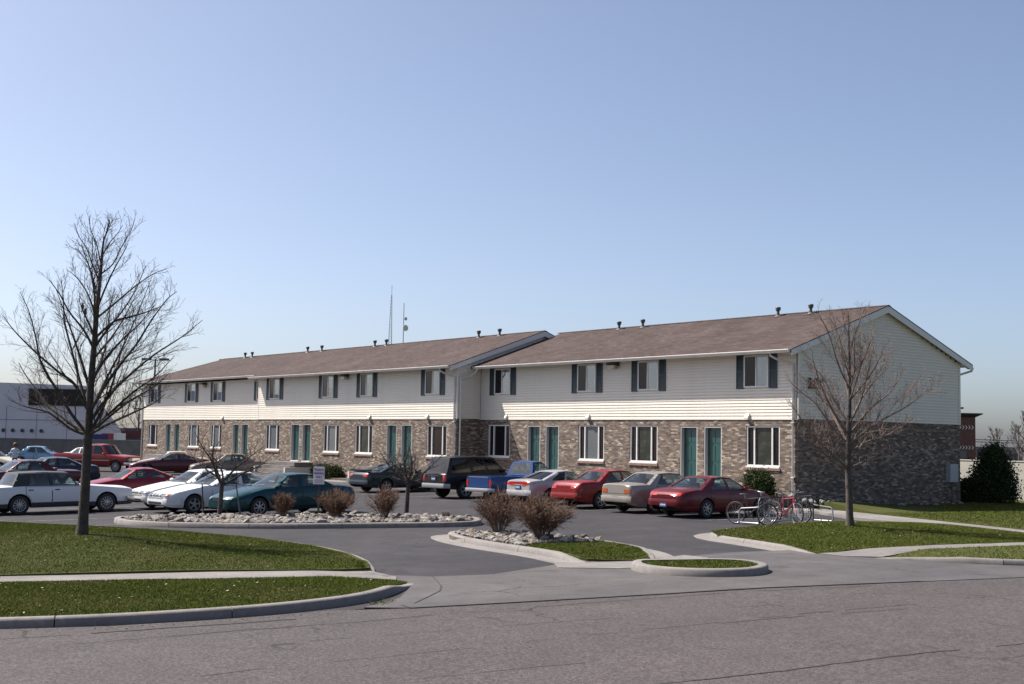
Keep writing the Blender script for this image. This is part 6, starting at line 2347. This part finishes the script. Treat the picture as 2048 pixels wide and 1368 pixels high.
# ================================================================== sign, bikes, rack, person, birds
x, y = -4.4, -17.35
t = thing('parking_sign', 'white parking sign with purple lettering on a dark post in the rock bed', 'sign', (x, y, gz(x, y) + .1), R(28))
MB().box((-.03, .0, -.2), (.03, .03, 1.48)).build('post', M_BLACKTRIM, t)
pl = MB().box((-.20, -.018, .98), (.20, -.002, 1.52)).build('sign_plate', mat('sign_white', (.46, .44, .50), .5), t)
M_SIGNTX = mat('sign_purple', (.07, .03, .14), .6)
for i, (tx, z, sz) in enumerate((('TENANT', 1.395, .093), ('PARKING', 1.285, .085), ('ONLY', 1.175, .085))):
    cu = bpy.data.curves.new('lettering', 'FONT')
    cu.body = tx; cu.size = sz; cu.extrude = .001; cu.align_x = 'CENTER'; cu.offset = .003
    tmp = bpy.data.objects.new('lettering', cu); C.objects.link(tmp)
    me = bpy.data.meshes.new_from_object(tmp.evaluated_get(bpy.context.evaluated_depsgraph_get()))
    bpy.data.objects.remove(tmp)
    me.materials.clear(); me.materials.append(M_SIGNTX)
    inst('lettering', me, pl, (0, -.0205, z), rot=(R(90), 0, 0))
MB().box((-.15, -.021, 1.02), (.15, -.0185, 1.13)).build('sign_panel', mat('sign_lilac', (.28, .26, .33), .5), pl)


def bike(label, x, y, h, frame_m, steer=0.0, lean=0.0, seat=True, frame2=None):
    t = thing('bicycle', label, 'bicycle', (x, y, gz(x, y) + .002), 0, 'bicycles at the rack')
    t.rotation_euler = (lean, 0, R(h))
    Rw = .33
    A = Vector((-.52, 0, Rw)); B = Vector((.52, 0, Rw))
    bb = Vector((-.08, 0, .29)); st = Vector((-.20, 0, .74)); hd = Vector((.33, 0, .80)); hl = Vector((.37, 0, .68))
    mb = MB()
    for a, b, r_ in ((bb, st, .018), (bb, hl, .022), (st, hd, .019), (A, bb, .011), (A, st * .95 + bb * .05, .010), (hd + Vector((-.012, 0, .05)), hl + Vector((.012, 0, -.04)), .024)):
        mb.tube([a, b], r_, 7)
    mb.build('frame', frame_m, t, smooth=50)
    fk = MB()
    for s in (-1, 1):
        fk.tube([hl + Vector((.01, 0, -.03)), hl + Vector((.02, s * .05, -.06)), B + Vector((-.03, s * .05, .06)), B + Vector((0, s * .05, 0))], .011, 6)
    fk.build('fork', frame2 or frame_m, t, smooth=50)
    hb = MB()
    c, s_ = math.cos(steer), math.sin(steer)
    hp = hd + Vector((-.02, 0, .16))
    hb.tube([hd, hp], .014, 6)
    pts = [(-.02, -.29, .02), (.05, -.16, .0), (.05, .16, .0), (-.02, .29, .02)]
    hb.tube([hp + Vector((a * c - b * s_, a * s_ + b * c, z)) for a, b, z in pts], .012, 6)
    ho = hb.build('handlebar', M_STEEL, t, smooth=50)
    for b in (-.29, .29):
        q = hp + Vector((-.02 * c - b * s_, -.02 * s_ + b * c, .02)); d = Vector((-s_, c, 0)) * .06 * (1 if b > 0 else -1)
        MB().tube([q - d, q + d], .018, 6).build('grip', M_STEEL if frame2 else M_BLACKTRIM, ho)
    if seat:
        MB().tube([st, st + Vector((-.03, 0, .12))], .013, 6).build('seat_post', M_STEEL, t)
        sd = MB().lathe([(0, -.13), (.075, -.12), (.085, -.05), (.04, .05), (.022, .13), (0, .14)], 10, 'x')
        o = sd.build('saddle', M_BLACKTRIM, t, smooth=60, loc=tuple(st + Vector((-.03, 0, .14))))
        o.scale = (1, 1, .35)
    for ctr, yaw in ((A, 0), (B, steer)):
        w = bpy.data.objects.new('wheel', None); C.objects.link(w); w.parent = t
        w.empty_display_size = .05
        w.location = ctr; w.rotation_euler = (0, 0, yaw)
        ty = MB().lathe([(Rw + .0 + .022 * math.cos(a) - .02, .022 * math.sin(a)) for a in np.linspace(0, 2 * math.pi, 9)], 32, 'y').build('tyre', M_TYRE, w, smooth=80)
        MB().lathe([(Rw - .035 + .014 * math.cos(a), .011 * math.sin(a)) for a in np.linspace(0, 2 * math.pi, 7)], 32, 'y').build('rim', M_CHROME, w, smooth=80)
        sp = MB()
        for k in range(24):
            a = 2 * math.pi * k / 24
            sp.tube([(.02 * math.cos(a + .5), (.025 if k % 2 else -.025), .02 * math.sin(a + .5)), ((Rw - .045) * math.cos(a), 0, (Rw - .045) * math.sin(a))], .0022, 3)
        sp.build('spokes', M_STEEL, w)['kind'] = 'stuff'
        MB().tube([(0, -.05, 0), (0, .05, 0)], .02, 8).build('hub', M_STEEL, w)
    cr = MB()
    cr.lathe([(.0, .045), (.09, .045), (.095, .05), (.0, .052)], 18, 'y', tuple(bb))
    cr.tube([bb + Vector((0, .06, 0)), bb + Vector((.12, .065, -.12)), bb + Vector((.12, .14, -.12))], .011, 5)
    cr.tube([bb + Vector((0, -.06, 0)), bb + Vector((-.12, -.065, .12)), bb + Vector((-.12, -.14, .12))], .011, 5)
    cr.build('crank', M_STEELD, t)
    return t


M_BK = mat('bike_black', (.02, .02, .024), .4, coat=.4)
M_BR = mat('bike_red', (.33, .02, .04), .35, coat=.5)
M_BP = mat('bike_pink', (.55, .30, .36), .4)
bike('black bicycle with silver rims at the near end of the rack', 5.03, -8.25, 12, M_BK, .9, .03)
bike('red and pink bicycle leaning on the rack', 5.35, -7.12, -12, M_BR, -.12, -.05, frame2=M_BP)
bike('dark bicycle standing behind the rack with its handlebar showing', 4.75, -6.35, 8, M_BK, .15, .04)


def bike_rack(label, x, y, h, ln):
    t = thing('bike_rack', label, 'bike rack', (x, y, gz(x, y)))
    t.rotation_euler = (0, 0, R(h))
    MB().tube([(0, 0, .02), (0, 0, .70), (.06, 0, .78), (.14, 0, .80), (ln - .14, 0, .80), (ln - .06, 0, .78), (ln, 0, .70), (ln, 0, .02)], .026, 8).build('top_bar', M_STEELD, t, smooth=50)
    MB().tube([(0, 0, .10), (ln, 0, .10)], .018, 6).build('bottom_bar', M_STEEL, t, smooth=50)
    n = int(ln / .13)
    for i in range(1, n):
        if i % 4 == 3: continue
        MB().tube([(ln * i / n, 0, .10), (ln * i / n, 0, .79)], .009, 5).build('upright', M_STEELD if i % 2 else M_STEEL, t)
    for px, s in ((0, 1), (ln, -1)):
        MB().tube([(px, 0, .06), (px, s * .62, .06), (px, s * .68, .10), (px, s * .66, .42), (px, s * .60, .47), (px, s * .05, .52), (px, 0, .56)], .024, 8).build('foot_loop', M_STEEL, t, smooth=50)
    return t


bike_rack('long galvanised bike rack of bars on the asphalt pad', 5.35, -8.3, 99, 3.1)
# a person far off by the cars
x, y = -45.6, -14.2
t = thing('person', 'person in a pale shirt with brown hair standing among the far cars', 'person', (x, y, gz(x, y) - .02), R(60))
me = bpy.data.meshes.new('body')
jv = [(0, 0, .95), (0, 0, 1.15), (0, 0, 1.40), (0, .0, 1.50), (0, .01, 1.62), (0, .01, 1.74), (.19, 0, 1.42), (.25, .03, 1.15), (.24, .16, .93), (-.19, 0, 1.42), (-.26, .02, 1.15), (-.24, .14, .92),
      (.10, 0, .88), (.11, .02, .48), (.11, 0, .06), (.12, .14, .03), (-.10, 0, .88), (-.11, .04, .48), (-.11, -.04, .06), (-.12, .10, .03)]
je = [(0, 1), (1, 2), (2, 3), (3, 4), (4, 5), (2, 6), (6, 7), (7, 8), (2, 9), (9, 10), (10, 11), (0, 12), (12, 13), (13, 14), (14, 15), (0, 16), (16, 17), (17, 18), (18, 19)]
jr = [.15, .14, .15, .06, .10, .09, .065, .05, .04, .065, .05, .04, .085, .06, .045, .04, .085, .06, .045, .04]
me.from_pydata(jv, je, [])
po = bpy.data.objects.new('body', me); C.objects.link(po)
sk = po.modifiers.new('skin', 'SKIN')
for i, r_ in enumerate(jr):
    me.skin_vertices[0].data[i].radius = (r_, r_ * .75)
me.skin_vertices[0].data[0].use_root = True
sb = po.modifiers.new('sub', 'SUBSURF'); sb.levels = 2; sb.render_levels = 2
dg = bpy.context.evaluated_depsgraph_get()
bme = bpy.data.meshes.new_from_object(po.evaluated_get(dg))
bpy.data.objects.remove(po)
bme.materials.clear()
for m in (mat('skin', (.40, .25, .18), .6), mat('shirt', (.50, .54, .60), .8), mat('jeans', (.05, .06, .10), .8)): bme.materials.append(m)
for p in bme.polygons:
    c = p.center
    p.material_index = 0 if (c.z > 1.49 or (abs(c.x) > .2 and c.z < 1.2)) else 1 if c.z > .93 else 2
    p.use_smooth = True
inst('body', bme, t)
hm = MB().lathe([(0, .13), (.06, .12), (.11, .06), (.12, 0), (.115, -.07), (.09, -.12)], 14, 'z')
inst('hair', hm.mesh('hair', mat('hair', (.10, .045, .025), .7), smooth=70), t, (0, -.015, 1.70))
# two birds in the big tree
k_ = 27.62 / 2520 / 2.85
for lb, qx, qy in (('small dark bird perched left of the big tree trunk', 419, 624), ('small dark bird perched just below the other bird', 438, 655)):
    a_, h_ = (qx - 476) * k_, (1904 - qy) * k_
    bx_, by_, bz_ = 2.5 + CRX * a_, -27.03 + CRY * a_, gz(2.5, -27.03) + .40 + h_ + .07
    t = thing('bird', lb, 'bird', (bx_, by_, bz_), R(40), 'birds in the big bare tree')
    MB().lathe([(0, -.16), (.03, -.13), (.055, -.06), (.062, .0), (.05, .06), (.04, .09), (.042, .115), (.03, .145), (0, .155)], 10, 'z').build('body', M_BLACKTRIM, t, smooth=60)
    MB().prism([(-.02, -.02, -.08), (.02, -.02, -.08), (.025, -.05, -.26), (-.025, -.05, -.26)], (0, .01, 0)).build('tail', M_BLACKTRIM, t)
    MB().lathe([(.012, 0), (0, .04)], 6, 'y', (0, .035, .125)).build('beak', M_STEELD, t)
    t.scale = (.5,) * 3

# ------------------------------------------------------------------ litter and weeds
def flakes(name, label, poly, n, h, mats, smin, smax, seed, hf=None):
    g = np.random.default_rng(seed)
    P = np.array(poly); lo, hi = P.min(0), P.max(0)
    mb = MB()
    k = 0
    while k < n:
        x, y = g.uniform(lo[0], hi[0]), g.uniform(lo[1], hi[1])
        if not in_poly(np.array([x]), np.array([y]), poly)[0]: continue
        s_ = g.uniform(smin, smax); t = g.uniform(0, 6.3)
        z = gz(x, y) + h + (float(hf(x, y)) if hf is not None else 0)
        a = np.array([math.cos(t), math.sin(t), g.uniform(-.4, .4)]) * s_; b = np.array([-math.sin(t), math.cos(t), g.uniform(-.4, .4)]) * s_ * .6
        c = np.array([x, y, z])
        mb.add([tuple(c - a), tuple(c + b), tuple(c + a), tuple(c - b)], [(0, 1, 2, 3)], int(g.integers(0, len(mats))))
        k += 1
    o = mb.build(name, mats, None)
    o['kind'] = 'stuff'; o['label'] = label
    return o


M_LF1 = mat('dead_leaf', (.13, .085, .045), .9); M_LF2 = mat('pale_litter', (.34, .32, .28), .8); M_LF3 = mat('dark_leaf', (.06, .042, .028), .9)
flakes('lawn_litter', 'dead leaves and pale scraps scattered over the left lawn', vis_l, 190, .150, [M_LF1, M_LF1, M_LF1, M_LF3, M_LF3, M_LF1, M_LF1, M_LF2], .016, .036, 1, mound_l)
flakes('verge_litter', 'dead leaves and pale scraps scattered over the left verge', [p for p in verge_l if p[1] > -33], 120, .148, [M_LF1, M_LF1, M_LF1, M_LF3, M_LF3, M_LF2], .014, .03, 2, verge_dip)
flakes('right_litter', 'dead leaves scattered over the right lawn', lawn_r, 70, .125, [M_LF1, M_LF2, M_LF3], .018, .036, 3, mound_r)
flakes('street_grit', 'grit and leaf scraps lying along the street gutter', [(12.75, -32), (13.5, -30.4), (13.85, -29.2), (13.98, -27.6), (14.35, -26.6), (14.75, -25.4), (14.3, -26.0), (14.25, -27.4), (14.1, -29.1), (13.85, -30.4), (13.1, -32)], 190, .018, [M_LF3, M_LF1, M_LF3], .008, .022, 4)
flakes('street_pebbles', 'small dark specks of grit on the street', [(15, -31), (17, -18), (24, -18), (23, -30)], 160, .016, [M_LF3, M_LF3, M_LF1], .006, .017, 5)
grass('gutter_weeds', [(13.55, -26.35), (13.8, -26.75), (14.0, -26.6), (13.7, -26.1)], 70, .03, .07, .02, 9, 'tuft of weeds growing from the kerb joint by the driveway', width=.006)
grass('edge_weeds', [(10.1, -24.5), (9.2, -23.95), (9.1, -24.05), (10.0, -24.6)], 500, .04, .08, .12, 10, 'ragged weeds along the end of the left lawn', width=.006)
